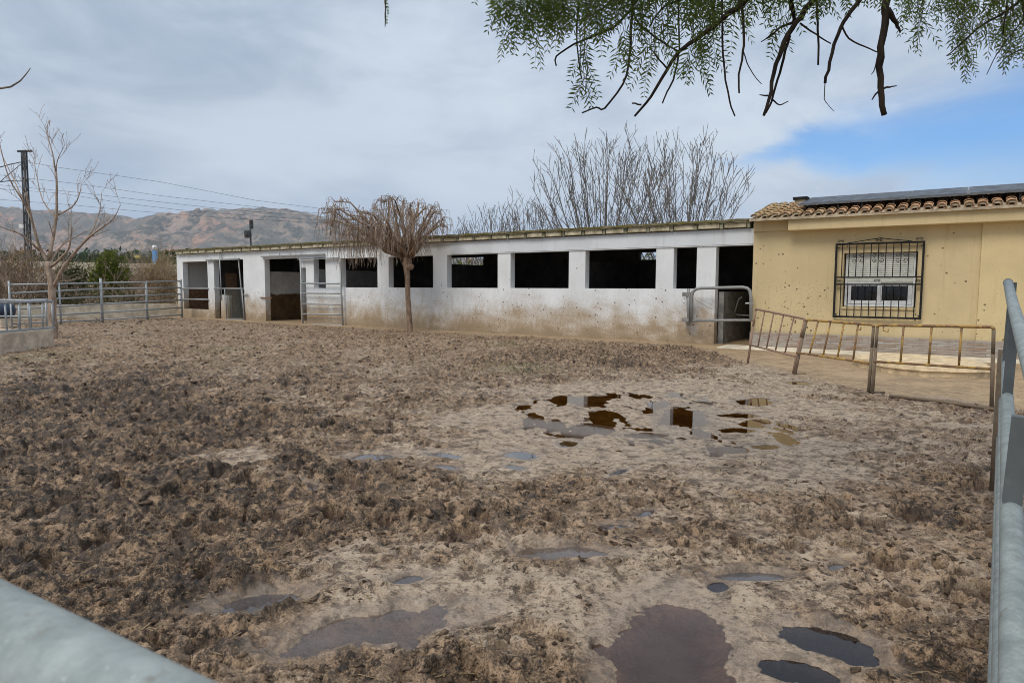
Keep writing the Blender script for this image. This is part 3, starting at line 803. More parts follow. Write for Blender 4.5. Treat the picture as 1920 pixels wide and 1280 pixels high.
# left window rails
rails('window_rail', stable, M['galv'], [[(X(343)-.05, -.05, z), (X(391)+.05, -.05, z)] for z in (L(365, 541)[1], L(365, 561)[1])], .035)
# sliding mesh gate in the left door
g = MB(); zt_ = L(430, 541)[1]; ya = -.07
g.tube([(X(426), ya, .03), (X(424), ya, zt_)], .025, 8); g.tube([(X(459), ya, .03), (X(456), ya, zt_+.02)], .025, 8)
g.tube([(X(426), ya, .03), (X(459), ya, .03)], .025, 8); g.tube([(X(404), ya, zt_), (X(458), ya, zt_)], .032, 8)
gate = g.build('mesh_gate', M['galv'], stable, True, smooth=True)
g = MB()
x0, x1 = X(425), X(458); nx_ = 22
for i in range(1, nx_): xx = x0+(x1-x0)*i/nx_; g.tube([(xx, ya+.005, .05), (xx, ya+.005, zt_-.03)], .006, 3, False)
for i in range(1, 30): zz = .05+(zt_-.08)*i/30; g.tube([(x0, ya+.012, zz), (x1, ya+.012, zz)], .006, 3, False)
g.build('wire_mesh', M['wiremesh'], gate, True)
g = MB(); g.tube([(X(419), ya-.03, L(419, 563)[1]), (X(417), ya-.03, Zl+.33)], .028, 8); g.build('gate_post', M['galv'], stable, True, smooth=True)
g = MB(); g.box(X(391), X(453), -.11, -.03, L(420, 487)[1]-.03, L(420, 487)[1]+.03)
for px in (400, 421, 445): g.tube([(X(px), -.07, L(420, 487)[1]+.03), (X(px), -.07, L(420, 487)[1]+.12)], .015, 6)
g.build('gate_track', M['galv_old'], stable, True)
g = MB(); g.tube([(X(450), -.04, Zl+.1), (X(458), -.05, .1)], .03, 8); g.build('gate_jamb', M['galv_old'], stable, True, smooth=True)
g = MB(); g.bar((X(457), -.06, L(460, 552)[1]), (X(466), -.06, L(460, 552)[1]), .03, .04); g.build('gate_latch', M['galv_old'], stable, True)
g = MB(); g.bar((X(489), -.05, L(500, 558)[1]), (X(512), -.06, L(500, 558)[1]), .03, .045); g.build('latch_bar', M['rust'], stable, True)
g = MB(); g.box(X(494), X(612), -.10, -.03, L(550, 479)[1]-.02, L(550, 479)[1]+.02); g.box(X(563), X(640), -.12, -.05, L(600, 485)[1]-.018, L(600, 485)[1]+.018)
for px in (510, 528, 548, 568): g.tube([(X(px), -.06, L(550, 479)[1]), (X(px), -.06, L(550, 479)[1]+.12)], .012, 5)
g.build('door_track', M['galv_old'], stable, True)
# tall five-bar gate folded open against the wall
yb = -.16
def GL(px, py): 
    x_, z_ = L(px, py, yb); return (x_, yb, z_)
g = MB(); g.tube([GL(563, 484), GL(568, 609)], .035, 8); g.tube([GL(637, 484), GL(643, 611)], .035, 8); g.tube([GL(562, 485), GL(638, 485)], .02, 6)
bar_gate = g.build('bar_gate', M['galv'], stable, True, smooth=True)
rails('rail', bar_gate, M['galv'], [[GL(565, 531), GL(639, 532)], [GL(566, 549.5), GL(640, 550)], [GL(566.5, 569.5), GL(641, 570.5)], [GL(567, 588.5), GL(641.5, 589.5)], [GL(568, 607), GL(643, 610)]], .03)
# curved tube gate in front of the right doorway
yc = -.30
def GC(px, py, o_=0):
    x_, z_ = L(px, py, yc+o_); return (x_, yc+o_, z_)
def arcpts(pts, r=6):
    return pts
pts = [GC(1297, 604), GC(1297, 556), GC(1299, 547), GC(1306, 541.5), GC(1316, 540), GC(1345, 539.5), GC(1392, 538.5), GC(1401, 540), GC(1406, 545), GC(1408, 556), GC(1408, 603)]
g = MB(); g.tube(pts, .042, 10); g.tube([GC(1297, 601), GC(1407, 600)], .036, 10); tg = g.build('tube_gate', M['galv_old'], stable, True, smooth=True)
g = MB(); g.tube([GC(1291.5, 611, .05), GC(1291, 541, .05)], .045, 10); g.build('hinge_post', M['galv_old'], tg, True, smooth=True)
g = MB(); g.tube([GC(1304, 562), GC(1336, 580)], .010, 5); g.build('brace_wire', M['galv_old'], tg, True)
g = MB(); g.box(GC(1279,552)[0], GC(1291,552)[0], yc, -.003, GC(1285,556)[2], GC(1285,548)[2]); g.build('hinge_bracket', M['grey_render'], stable, True)
g = MB(); g.box(GC(1278,600)[0], GC(1291,600)[0], yc, -.003, GC(1285,603)[2], GC(1285,596)[2]); g.build('hinge_bracket', M['grey_render'], stable, True)
g = MB(); g.tube([GC(1398, 568.5), GC(1412, 568.5)], .022, 6); g.build('latch', M['galv'], tg, True)

# ------------------------------------------------------------------ yellow house
HO = -.10
house = empty('farmhouse', mat=BM, label='single storey ochre house with clay tile roof and stone plinth', cat='house')
hx0, hx1 = .004, 9.5
# window opening
wx0, wx1 = LX(1580, 540, HO), LX(1718, 540, HO); wz0 = L(1648, 576, HO)[1]; wz1 = L(1648, 473, HO)[1]
xk = LX(1835, 540, HO)
hs = [hx0, wx0, wx1, xk]; hz = [-.3, wz0, wz1, 3.0]
mb = MB(); wallgrid(mb, hs, hz, lambda i, k: not (i == 1 and k == 1), HO, HO+.3)
mb.box(hx0+.002, hx0+.3, HO+.302, 6.0, -.3, 3.0); mb.box(hx1-.3, hx1, HO+.302, 6.0, -.3, 3.0); mb.box(hx0+.302, hx1-.302, 5.7, 6.0, -.3, 3.0)
mb.build('wall', M['yellow'], house, True)
mb = MB(); mb.box(xk+.002, hx1, HO-.05, HO+.30, -.3, 3.0); mb.build('wall_extension', M['yellow_light'], house, True, bevel=.01)
# plinth of ledge stone, pavement-level
zp = .40
mb = MB(); mb.box(hx0, hx1+.02, HO-.085, HO-.053, -.1, zp); mb.build('stone_plinth', M['ledge'], house, True)
# eaves: small cornice by the corner and a deeper boxed fascia
fz0 = L(1700, 422.5, HO-.30)[1]; fz1 = fz0+.30
xf = LX(1478, 420, HO-.30)
mb = MB(); mb.box(xf, hx1+.2, HO-.32, HO-.003, fz0, fz1); mb.build('fascia', M['fascia'], house, True, bevel=.01)
mb = MB(); mb.box(hx0, xf-.003, HO-.06, HO-.003, L(1440, 434, HO)[1], fz1+.02); mb.build('cornice', M['fascia'], house, True, bevel=.01)
# tiles
slope = math.tan(R(14)); ez = fz1+.035; ey = HO-.44
tb = MB()
def half_pipe(mb, x, y0, y1, z0, z1, r0, r1, up, th=.016, n=8):
    base = len(mb.v)
    for (y, z, r) in ((y0, z0, r0), (y1, z1, r1)):
        for rr in (r, r-th):
            for j in range(n+1):
                a = math.pi*j/n
                mb.v.append((x-rr*math.cos(a), y, z + (rr*math.sin(a)*.68 if up else -rr*math.sin(a)*.6)))
    m = n+1
    for j in range(n):
        o0, i0, o1, i1 = base+j, base+m+j, base+2*m+j, base+3*m+j
        mb.f.append((o0, o1, o1+1, o0+1)); mb.f.append((i0, i0+1, i1+1, i1)); mb.f.append((o0, o0+1, i0+1, i0))
        mb.f.append((o1+1, o1, i1, i1+1))
    for j in (0, n):
        mb.f.append((base+j, base+m+j, base+3*m+j, base+2*m+j))
pitch = .245; ncol = int((hx1+.4)/pitch)
for i in range(ncol):
    x = hx0+.10+i*pitch
    for k in range(6):
        jy = .02*(rng.random()-.5); jx = .012*(rng.random()-.5); jz = .01*(rng.random()-.5)
        y0 = ey+k*.36+jy; y1 = y0+.44
        zz = lambda y: ez+(y-ey)*slope
        half_pipe(tb, x+jx, y0, y1, zz(y0)+.035+jz, zz(y1)+.015, .098, .078, True)
        half_pipe(tb, x+pitch/2, y0+.03, y1+.03, zz(y0)+.015, zz(y1)-.006, .085, .10, False)
pl = MB()
for i in range(ncol):
    x = hx0+.10+i*pitch; n0 = len(pl.v)
    for j in range(9):
        a = math.pi*j/8; pl.v.append((x-.088*math.cos(a), ey+.035+.01*math.sin(3*i), ez+.03+.055*math.sin(a)))
    pl.f.append(tuple(n0+j for j in range(9)))
pl.build('tile_mortar', M['mortar'], house, True)
tb.build('roof_tiles', M['tile'], house, True, smooth=True)
mb = MB()
n0 = len(mb.v); zz = lambda y: ez+(y-ey)*slope
for x in (hx0-.02, hx1+.2):
    mb.v += [(x, ey+.03, zz(ey+.03)-.03), (x, 1.85, zz(1.85)-.055), (x, 6.2, zz(1.85)-.9), (x, 6.2, zz(1.85)-1.1), (x, 1.85, zz(1.85)-.3), (x, ey+.03, zz(ey+.03)-.085)]
for j in range(6): mb.f.append((j, (j+1) % 6, 6+(j+1) % 6, 6+j))
mb.f.append((5,4,3,2,1,0)); mb.f.append((6,7,8,9,10,11))
mb.build('roof_deck', M['mortar'], house, True)
# window
rec = HO+.11
win = MB()
fw = .065
def frame(mb, x0, x1, z0, z1, y0, y1, w):
    mb.box(x0, x0+w, y0, y1, z0, z1); mb.box(x1-w, x1, y0, y1, z0, z1)
    mb.box(x0+w, x1-w, y0, y1, z0, z0+w); mb.box(x0+w, x1-w, y0, y1, z1-w, z1)
xm = (wx0+wx1)/2
zf1 = L(1648, 537, rec)[1]; zf0 = L(1648, 569, rec)[1]
frame(win, wx0+.03, wx1-.03, wz0+.012, wz1-.012, rec+.02, rec+.09, .05)
wo = win.build('window', M['pvc'], house, True, bevel=.006)
s = MB(); frame(s, wx0+.085, xm+.03, wz0+.07, zf1+.10, rec+.01, rec+.06, fw+.02); frame(s, xm-.028, wx1-.085, wz0+.07, zf1+.10, rec+.055, rec+.085, fw+.02)
s.build('sash_frame', M['pvc'], wo, True, bevel=.005)
pn = MB(); pn.box(wx0+.14, wx1-.14, rec+.087, rec+.097, wz0+.12, zf1+.08); pn.build('pane', M['pane'], wo, True)
sh = MB(); sh.box(wx0+.082, wx1-.082, rec-.0, rec+.05, zf1+.105, wz1-.065); sh.build('roller_shutter', M['shutter'], wo, True)
si = MB(); si.box(wx0, wx1, HO-.03, rec+.1, wz0-.05, wz0-.003) ; si.build('sill', M['fascia'], wo, True)
# grille
gy = HO-.09
ga = L(1567, 457, gy); gb_ = L(1735, 451, gy); gz1 = (ga[1]+gb_[1])/2; gz0 = L(1650, 597, gy)[1]; gx0, gx1 = ga[0], gb_[0]
g = MB(); b_ = .044
g.box(gx0, gx1, gy-.02, gy+.02, gz1-b_, gz1); g.box(gx0, gx1, gy-.02, gy+.02, gz0, gz0+b_)
g.box(gx0, gx0+b_, gy-.02, gy+.02, gz0+b_, gz1-b_); g.box(gx1-b_, gx1, gy-.02, gy+.02, gz0+b_, gz1-b_)
zr1 = L(1650, 519.5, gy)[1]; zr0 = L(1650, 533, gy)[1]
g.box(gx0+b_, gx1-b_, gy-.018, gy+.018, zr1-.017, zr1+.017); g.box(gx0+b_, gx1-b_, gy-.018, gy+.018, zr0-.017, zr0+.017)
for cx_ in (gx0+.06, gx1-.06):
    for cz in (gz0+.08, gz1-.1): g.tube([(cx_, gy+.02, cz), (cx_, HO-.002, cz)], .014, 6)
gr = g.build('window_grille', M['black_metal'], house, True)
nb = 11
for i in range(nb):
    xx = gx0 + (gx1-gx0)*(i+1)/(nb+1)
    m_ = MB()
    m_.box(xx-.0095, xx+.0095, gy-.009, gy+.009, zr1+.018, gz1-b_-.001); m_.box(xx-.0095, xx+.0095, gy-.009, gy+.009, gz0+b_+.001, zr0-.018)
    m_.build('bar', M['black_metal'], gr, True)
def scroll(mb, cx_, cz, r, turns=1.4, flip=1, flipz=1):
    pts = []
    for k in range(22):
        q = k/21; a = q*turns*6.283; rr = r*(1-.8*q)
        pts.append((cx_+flip*rr*math.cos(a), gy-.012, cz+flipz*rr*math.sin(a)))
    mb.tube(pts, .0065, 5)
for fx in (.27, .5, .76):
    sc_ = MB(); cx_ = gx0+(gx1-gx0)*fx; cz = gz1-.36
    for f1 in (1, -1):
        for f2 in (1, -1): scroll(sc_, cx_+f1*.075, cz+f2*.055, .052, 1.4, -f1, f2)
    sc_.build('scrollwork', M['black_metal'], gr, True)
for fx in (.05, .5, .95):
    sc_ = MB()
    for f1 in (1, -1): scroll(sc_, gx0+(gx1-gx0)*fx+f1*.035, (zr0+zr1)/2, .032, 1.3, -f1)
    sc_.build('scrollwork', M['black_metal'], gr, True)
sc_ = MB(); sc_.tube([(gx0+.25, gy, gz1), (gx0+.6, gy, gz1+.05), (xm, gy, gz1+.095), (gx1-.6, gy, gz1+.05), (gx1-.25, gy, gz1)], .010, 5); sc_.build('crest', M['black_metal'], gr, True)
for fx in (.06, .5, .94):
    sc_ = MB()
    for f1 in (1, -1): scroll(sc_, gx0+(gx1-gx0)*fx+f1*.04, gz1+.045, .036, 1.3, -f1)
    sc_.build('scrollwork', M['black_metal'], gr, True)
# vent box at the ridge end
# solar panels on low brackets along the roof
py0 = ey+.34; pw = 1.05
panx = [LX(1462, 385, .3) , LX(1600, 375, .3), LX(1704, 365, .3), LX(1821, 358, .3)]
w_ = panx[2]-panx[1]
pstart = panx[1]-w_
for i in range(5):
    x0 = pstart+i*w_*1.0; x1 = x0+w_-.012
    lab = ['solar panel on the tiled roof, farthest left and nearest the stable', 'solar panel on the tiled roof, second from the stable', 'solar panel on the tiled roof above the barred window', 'solar panel on the tiled roof, right of the barred window', 'solar panel on the tiled roof at the right edge of the photo'][i]
    p = empty('solar_panel', mat=BM, label=lab, cat='solar panel', group='solar panels on the house roof')
    y0, y1 = py0, py0+1.72; z0 = zz(y0)+.185; z1 = z0+(y1-y0)*math.tan(R(11.5))
    m_ = MB()
    m_.v += [(x0,y0,z0),(x1,y0,z0),(x1,y1,z1),(x0,y1,z1),(x0,y0,z0+.045),(x1,y0,z0+.045),(x1,y1,z1+.045),(x0,y1,z1+.045)]
    for q in ((0,3,2,1),(4,5,6,7),(0,1,5,4),(1,2,6,5),(2,3,7,6),(3,0,4,7)): m_.f.append(q)
    m_.build('panel_frame', M['alu'], p, True)
    m_ = MB(); e = .025
    sl = (z1-z0)/(y1-y0)
    m_.quad((x0+e, y0+e, z0+.049+e*sl), (x1-e, y0+e, z0+.049+e*sl), (x1-e, y1-e, z1+.049-e*sl), (x0+e, y1-e, z1+.049-e*sl)); m_.build('cell_glass', M['panel_glass'], p, True)
    m_ = MB()
    for xx in (x0+.25, x1-.25): m_.bar((xx, y0+.05, zz(y0)+.02), (xx, y0+.05, z0-.002), .04, .04); m_.bar((xx, y1-.1, zz(y1)), (xx, y1-.1, z1-.025), .04, .04); m_.bar((xx, y0+.04, z0-.022), (xx, y1-.05, z1-.022), .04, .03)
    m_.build('bracket', M['black_metal'], p, True)
vx, vz = L(1495, 372, 1.0)
m_ = MB(); m_.box(vx-.03, vx+.22, .9, 1.12, zz(.9)-.1, vz-.05); vb = m_.build('roof_vent', M['mortar'], house, True)
m_ = MB(); m_.box(vx-.08, vx+.27, .85, 1.17, vz-.048, vz+.02); m_.build('vent_cap', M['black_metal'], vb, True)

# concrete pavement along the house
pv = MB(); pv.box(-.55, 9.5, HO-1.05, HO-.087, -.25, .045)
po = pv.build('pavement', M['concrete_pale'], None, True, bevel=.015); po.matrix_world = BM; tag(po, 'narrow pale concrete pavement at the foot of the ochre house', 'pavement', None, 'structure')

# ------------------------------------------------------------------ barriers
B = [(gp(1400, 681), 'a'), (gp(1487, 704), 'b'), (gp(1631, 739), 'c'), (gp(1865, 769), 'd')]
bb = [p for p, _ in B]
T_ = [at(1416, 579, bb[0].y), at(1511, 598, bb[1].y), at(1641, 609, bb[2].y), at(1869, 613, bb[3].y)]
Lr = [at(1405, 646, bb[0].y), at(1492, 668, bb[1].y), at(1634, 681, bb[2].y), at(1864, 692, bb[3].y)]
def barrier(i, label, mat, nb):
    e = .0
    b0, b1 = bb[i].copy(), bb[i+1].copy(); t0, t1 = T_[i].copy(), T_[i+1].copy(); l0, l1 = Lr[i].copy(), Lr[i+1].copy()
    d = (b1-b0); d.z = 0; d.normalize()
    for p_, s in ((b0, 1), (t0, 1), (l0, 1), (b1, -1), (t1, -1), (l1, -1)): p_ += d*(s*.032)
    if i == 1: l0.z += .07; t0.z -= .01
    if i == 2: l0.z += .03
    root = empty('crowd_barrier', b0, 0, label, 'barrier', 'rusty crowd barriers fencing off the house')
    r = .021
    f = MB()
    # two legs and the top tube in one bent tube
    c0 = t0+(b0-t0).normalized()*.035; c1 = t1+(b1-t1).normalized()*.035
    u0 = t0+(t1-t0).normalized()*.035; u1 = t1+(t0-t1).normalized()*.035
    f.tube([c0, (c0+t0*2+u0)/4, u0, u1, (u1+t1*2+c1)/4, c1], r, 8); f.build('top_tube', mat, root, smooth=True)
    for c_, b_ in ((c0, b0), (c1, b1)):
        lg = MB(); kk = c_*.4+b_*.6
        lg.tube([c_, c_*.7+b_*.3], r, 8); lg.tube([c_*.7+b_*.3, b_-Vector((0,0,.06))], r*1.12, 8); lo = lg.build('leg', M['barrier_mud'] if i else mat, root, smooth=True)
    lr = MB(); lr.tube([l0, l1], r*.85, 8); lr.build('lower_rail', mat, root, smooth=True)
    for k in range(1, nb+1):
        q = k/(nb+1); v = MB(); v.tube([t0.lerp(t1, q), l0.lerp(l1, q)], r*.66, 6); v.build('upright', mat, root, smooth=True)
    hk = MB(); h0 = t0.lerp(t1, .06 if i == 2 else .8)-Vector((0,0,.02)); hk.tube([h0, h0-Vector((0,0,.06)), h0-Vector((0,0,.07))+d*.06, h0-Vector((0,0,.03))+d*.07], .010, 6); hk.build('hook', mat, root, smooth=True)
    ft = MB(); ft.tube([b1+Vector((0,0,.02))-Vector((-d.y, d.x, 0))*.25, b1+Vector((0,0,.02))+Vector((-d.y, d.x, 0))*.25], .018, 6); ft.build('foot', M['barrier_mud'], root, smooth=True)
barrier(0, 'rusty crowd barrier leaning away, nearest the white stable', M['barrier_pink'], 4)
barrier(1, 'rusty yellow crowd barrier in the middle, below the barred window', M['barrier'], 4)
barrier(2, 'rusty yellow crowd barrier beside the galvanised railing, in front of the round slab', M['barrier'], 3)
# bar lying on the ground in front of the right barrier, and drag marks
fb = MB(); fb.tube([gp(1668, 742, .03), gp(1760, 752, .035), gp(1868, 768, .03)], .024, 7); tag(fb.build('fallen_pipe', M['barrier_mud'], smooth=True), 'muddy metal pipe lying on the ground in front of the right hand barrier', 'pipe')
# round concrete slab
c = gp(1722, 694); sb = MB(); n = 40; rx_, ry_ = .98, 1.25
ringz = [(-.1, .98), (.10, .99), (.12, 1.02), (.19, 1.0), (.21, .95)]
for z_, k in ringz:
    for j in range(n):
        a = 6.283*j/n; w = 1+.035*math.sin(5*a+1)+.02*math.sin(11*a); w *= k
        sb.v.append((c.x+rx_*w*math.cos(a), c.y+ry_*w*math.sin(a), z_))
for i in range(4):
    for j in range(n): sb.f.append((i*n+j, i*n+(j+1) % n, (i+1)*n+(j+1) % n, (i+1)*n+j))
sb.f.append(tuple(4*n+j for j in range(n)))
tag(sb.build('round_slab', M['slab_concrete']), 'round sandy concrete slab behind the right hand barrier', 'slab')

# ------------------------------------------------------------------ galvanised railing by the camera
dirv = Vector((.738, 1, 0)).normalized()
A_ = gp(1888, 729, .95); B_ = gp(1909, 1280, .86)
def RP(T, z):
    q = (T-A_.y)/(B_.y-A_.y); p = A_.lerp(B_, q); return Vector((p.x, T, z))
TPP = [at(1890, 530, 4.5), at(1899, 570, 3.55), at(1913, 620, 2.8), at(1936, 700, 2.2)]
TPP += [TPP[3]+(TPP[3]-TPP[2])*1.1+Vector((0,0,.02)), TPP[3]+(TPP[3]-TPP[2])*2.9+Vector((0,0,.12))]
def TP(T):
    for a_, b_ in zip(TPP[:-1], TPP[1:]):
        if T >= b_.y or b_ is TPP[-1]: return a_.lerp(b_, (T-a_.y)/(b_.y-a_.y))
def low(T): return A_.z+(B_.z-A_.z)*(T-A_.y)/(B_.y-A_.y)
rr_ = empty('pipe_railing', RP(2.5, 0), 0, 'galvanised pipe railing running away along the right edge', 'railing')
m_ = MB(); m_.tube(TPP, .027, 20); tr_ = m_.build('top_rail', M['galv_near'], rr_, smooth=True)
m_ = MB(); e0 = TP(4.5); m_.tube([e0-dirv*.012, e0+dirv*.012], .0285, 20); m_.build('end_cap', M['dark_steel'], tr_, smooth=True)
ts = [.3, 1.2, 2, 3, 4, 4.9]
for dz in (0, .32, .62):
    m_ = MB(); m_.tube([RP(t, low(t)-dz) for t in ts], .027, 16); m_.build('rail', M['galv_near'], rr_, smooth=True)
for t in (4.6, 3.4, 1.80):
    m_ = MB(); a_ = RP(t, low(t)+.02); b_ = RP(t, TP(t).z-.01)+Vector((.012,0,0))
    m_.bar(a_, b_, .045, .05, dirv); m_.build('stile', M['galv_stile'], rr_)
for t in (4.95, .9):
    m_ = MB(); m_.tube([RP(t, -.2)-Vector((.02,0,0)), RP(t, low(t)+.05)-Vector((.02,0,0))], .034, 14); m_.build('post', M['barrier_mud'] if t > 4 else M['galv_near'], rr_, smooth=True)
# near rail under the camera
za = 1.315
a0, a1 = gp(0, 1085, za), gp(405, 1280, za)
dd = (a1-a0); dd.z = 0; dd.normalize(); nn = Vector((-dd.y, dd.x, 0))
if nn.y > 0: nn = -nn
rad = .0305
# silhouette of a tube touches the sight line: move the axis back and down by its radius
sight = (a0-EYE).normalized(); back = (nn - dd*0)
cc0 = a0 + Vector((nn.x*.55, nn.y*.55, -.835))*rad; cc1 = a1 + Vector((nn.x*.55, nn.y*.55, -.835))*rad
st_ = cc0 - dd*5.0; en = cc1 + dd*.15
nr_ = empty('near_railing', Vector((st_.x, st_.y, 0)), 0, 'thick galvanised pipe rail crossing the bottom left corner, close to the camera', 'railing')
m_ = MB(); m_.tube([st_, st_.lerp(cc0, .5), cc0, cc1, en], rad, 28); m_.build('top_rail', M['galv_near'], nr_, smooth=True)
for dz in (.45, .75, 1.05):
    m_ = MB(); m_.tube([st_-Vector((0,0,dz)), cc0-dd*1.3-Vector((0,0,dz))], .024, 16); m_.build('rail', M['galv_near'], nr_, smooth=True)
for q in (0.02, 3.6):
    p_ = st_ + dd*q + nn*.0; m_ = MB(); m_.tube([Vector((p_.x, p_.y, -.2)), Vector((p_.x, p_.y, p_.z-.02))], .034, 14); m_.build('post', M['galv_near'], nr_, smooth=True)

# ------------------------------------------------------------------ left: trough, feed bars, fence
tw = gp(116, 649); 
TD = 17.3
c1 = gp(115, 649); c0 = gp(-60, 668); c0 = gp(0, 663) + (gp(0, 663)-c1)*1.6
tdv = (c0-c1); tdv.z = 0; tlen = tdv.length; tdv.normalize(); tn = Vector((tdv.y, -tdv.x, 0))
if tn.y < 0: tn = -tn
thh = .43
trough = empty('feed_trough', c1, 0, 'low concrete feed trough wall with barred feeding rack on top, left edge', 'trough')
m_ = MB()
prof_ = []
rc = .35
pl = [c1+tdv*tlen, c1+tdv*rc]
for k in range(7):
    a = math.pi/2*k/6; pl.append(c1+tdv*rc - tdv*rc*math.sin(a) + tn*rc*(1-math.cos(a)))
pl.append(c1+tn*2.2)
inn = []
for i, p in enumerate(pl):
    t = (pl[min(i+1, len(pl)-1)]-pl[max(i-1, 0)]).normalized(); q = Vector((t.y, -t.x, 0))
    if q.dot(tn-tdv*-1) < 0: q = -q
    q = (tn*1.0+tdv*1.0).normalized() if 1 < i < len(pl)-1 else (tn if i <= 1 else tdv)
    inn.append(p+q*.16)
n = len(pl)
for p in pl: m_.v += [(p.x, p.y, -.2), (p.x, p.y, thh)]
for p in inn: m_.v += [(p.x, p.y, thh), (p.x, p.y, -.2)]
for i in range(n-1):
    a, b = 2*i, 2*(i+1); c_, d_ = 2*n+2*i, 2*n+2*(i+1)
    m_.f += [(a, b, b+1, a+1), (a+1, b+1, d_, c_), (c_, d_, d_+1, c_+1)]
m_.f += [(0, 1, 2*n, 2*n+1), (2*n-2, 2*n-1, 4*n-2, 4*n-1)]
m_.build('trough_wall', M['concrete'], trough)
up = Vector((0,0,1)); zt2 = 1.13
m_ = MB(); s0 = c1+tdv*.12+tn*.08; s1 = c1+tdv*tlen+tn*.08
m_.bar(s0+up*(thh+.045), s1+up*(thh+.045), .07, .06); m_.build('rack_base_rail', M['galv'], trough)
m_ = MB(); m_.tube([s0+up*zt2, s1+up*zt2], .028, 8); m_.build('rack_top_rail', M['galv'], trough, smooth=True)
q = 0.0; k = 0
while q < tlen-.2:
    p = s0+tdv*q; m_ = MB(); lean = tdv*(-.03 if k % 2 else .02)
    m_.tube([p+up*(thh+.02), p+up*zt2+lean], .026 if k % 3 == 0 else .020, 8); m_.build('rack_bar', M['galv'], trough, smooth=True); q += .36; k += 1
# second side of the rack, going back
s2 = c1+tn*.3+tdv*.06; s3 = c1+tn*2.1+tdv*.06
m_ = MB(); m_.tube([s2+up*(zt2+.02), s3+up*(zt2+.02)], .028, 8)
m_.tube([s2+up*.75, s3+up*.75], .02, 8); m_.build('rack_side_rail', M['galv'], trough, smooth=True)
for k in range(5):
    p = s2.lerp(s3, k/4); m_ = MB(); m_.tube([p+up*(thh-.02), p+up*(zt2+.02)], .022, 8); m_.build('rack_bar', M['galv'], trough, smooth=True)

# far galvanised fence in two panels
fence = []
E0 = at(343, 601, 31.6); E1 = at(190, 611, 27.2); E2 = at(20, 622, 24.6)
for p in (E0, E1, E2): p.z = 0
def fpanel(pa, pb, label, posts, zs_a, zs_b):
    root = empty('cattle_fence', pa, 0, label, 'fence', 'galvanised fence panels closing the yard on the left')
    for za_, zb_ in zip(zs_a, zs_b):
        m_ = MB(); m_.tube([pa+up*za_, pb+up*zb_], .032, 8); m_.build('rail', M['galv'], root, smooth=True)
    for q, h in posts:
        p = pa.lerp(pb, q); m_ = MB(); m_.tube([p-up*.15, p+up*h], .05 if h > 1.7 else .036, 8); m_.build('post', M['galv'], root, smooth=True)
def zat(p, py): return 1.5 + (543.5-py)/F*p.y
za_ = [zat(E0, v) for v in (533, 545, 557, 568, 582, 596)]; zb_ = [zat(E1, v) for v in (537, 548, 563, 576, 592, 606)]; zc_ = [zat(E2, v) for v in (541, 557, 571, 587, 602, 614)]
fpanel(E0, E1, 'galvanised five rail fence panel touching the stable corner', [(0.01, zat(E0, 530)), (.47, zat(E0.lerp(E1, .47), 534)), (.985, zat(E1, 528))], za_, zb_)
fpanel(E1+(E2-E1)*.012, E2, 'galvanised five rail fence panel behind the feed trough and bare tree', [(.46, zat(E1.lerp(E2, .5), 538)), (.99, zat(E2, 534))], [zb_[0]-.01]+zb_[1:], zc_)
# pale low boundary wall just behind
w0 = at(345, 600, 34.0); w1 = at(-60, 612, 27.5); w0.z = w1.z = 0
m_ = MB(); m_.bar(w0+up*.22, w1+up*.25, .2, .85); tag(m_.build('boundary_wall', M['concrete_pale']), 'low pale concrete wall behind the left fence', 'wall')
m_ = MB(); p = at(4, 585, 24.0); m_.ball((p.x, p.y, .62), .42, 12, 8, 0, (1,1,.95)); bo = m_.build('water_barrel', M['blue_plastic'], smooth=True)
m2 = MB(); m2.tube([(p.x, p.y, -.1), (p.x, p.y, .35)], .3, 12); o2 = m2.build('stand', M['concrete'], bo); tag(bo, 'dark rounded water barrel at the left edge behind the trough', 'barrel')

# ------------------------------------------------------------------ trees
def rvec(s=1): return Vector((rng.gauss(0, s), rng.gauss(0, s), rng.gauss(0, s)))
def grow(mb, p, d, length, r, depth, nchild=3, up_=.25, spread=.55, wig=.12, seg=4, minr=.004, sides=5, shrink=.62, tips=None, rshrink=.6):
    pts = [p.copy()]; rs = [r]; q = p.copy(); dd_ = d.normalized()
    for i in range(seg):
        dd_ = (dd_ + rvec(wig) + Vector((0,0,up_*.3))).normalized()
        q = q + dd_*(length/seg); pts.append(q.copy()); rs.append(max(minr, r*(1-.55*(i+1)/seg)))
    mb.tube(pts, rs, sides if r > .012 else 3, False)
    if tips is not None: tips.append((pts[-1], dd_.copy(), depth))
    if depth <= 0: return
    for k in range(nchild):
        f = .35+.65*(k+rng.random()*.7)/nchild; j = min(seg-1, int(f*seg)); pp = pts[j].lerp(pts[j+1], f*seg-j)
        base = (pts[j+1]-pts[j]).normalized()
        side = base.cross(rvec()).normalized()
        nd = (base*(1-spread*.5) + side*spread*(.7+.6*rng.random()) + Vector((0,0,up_))).normalized()
        grow(mb, pp, nd, length*shrink*(.7+.6*rng.random()), max(minr, rs[j]*rshrink), depth-1, nchild, up_, spread, wig, max(2, seg-1), minr, sides, shrink, tips, rshrink)
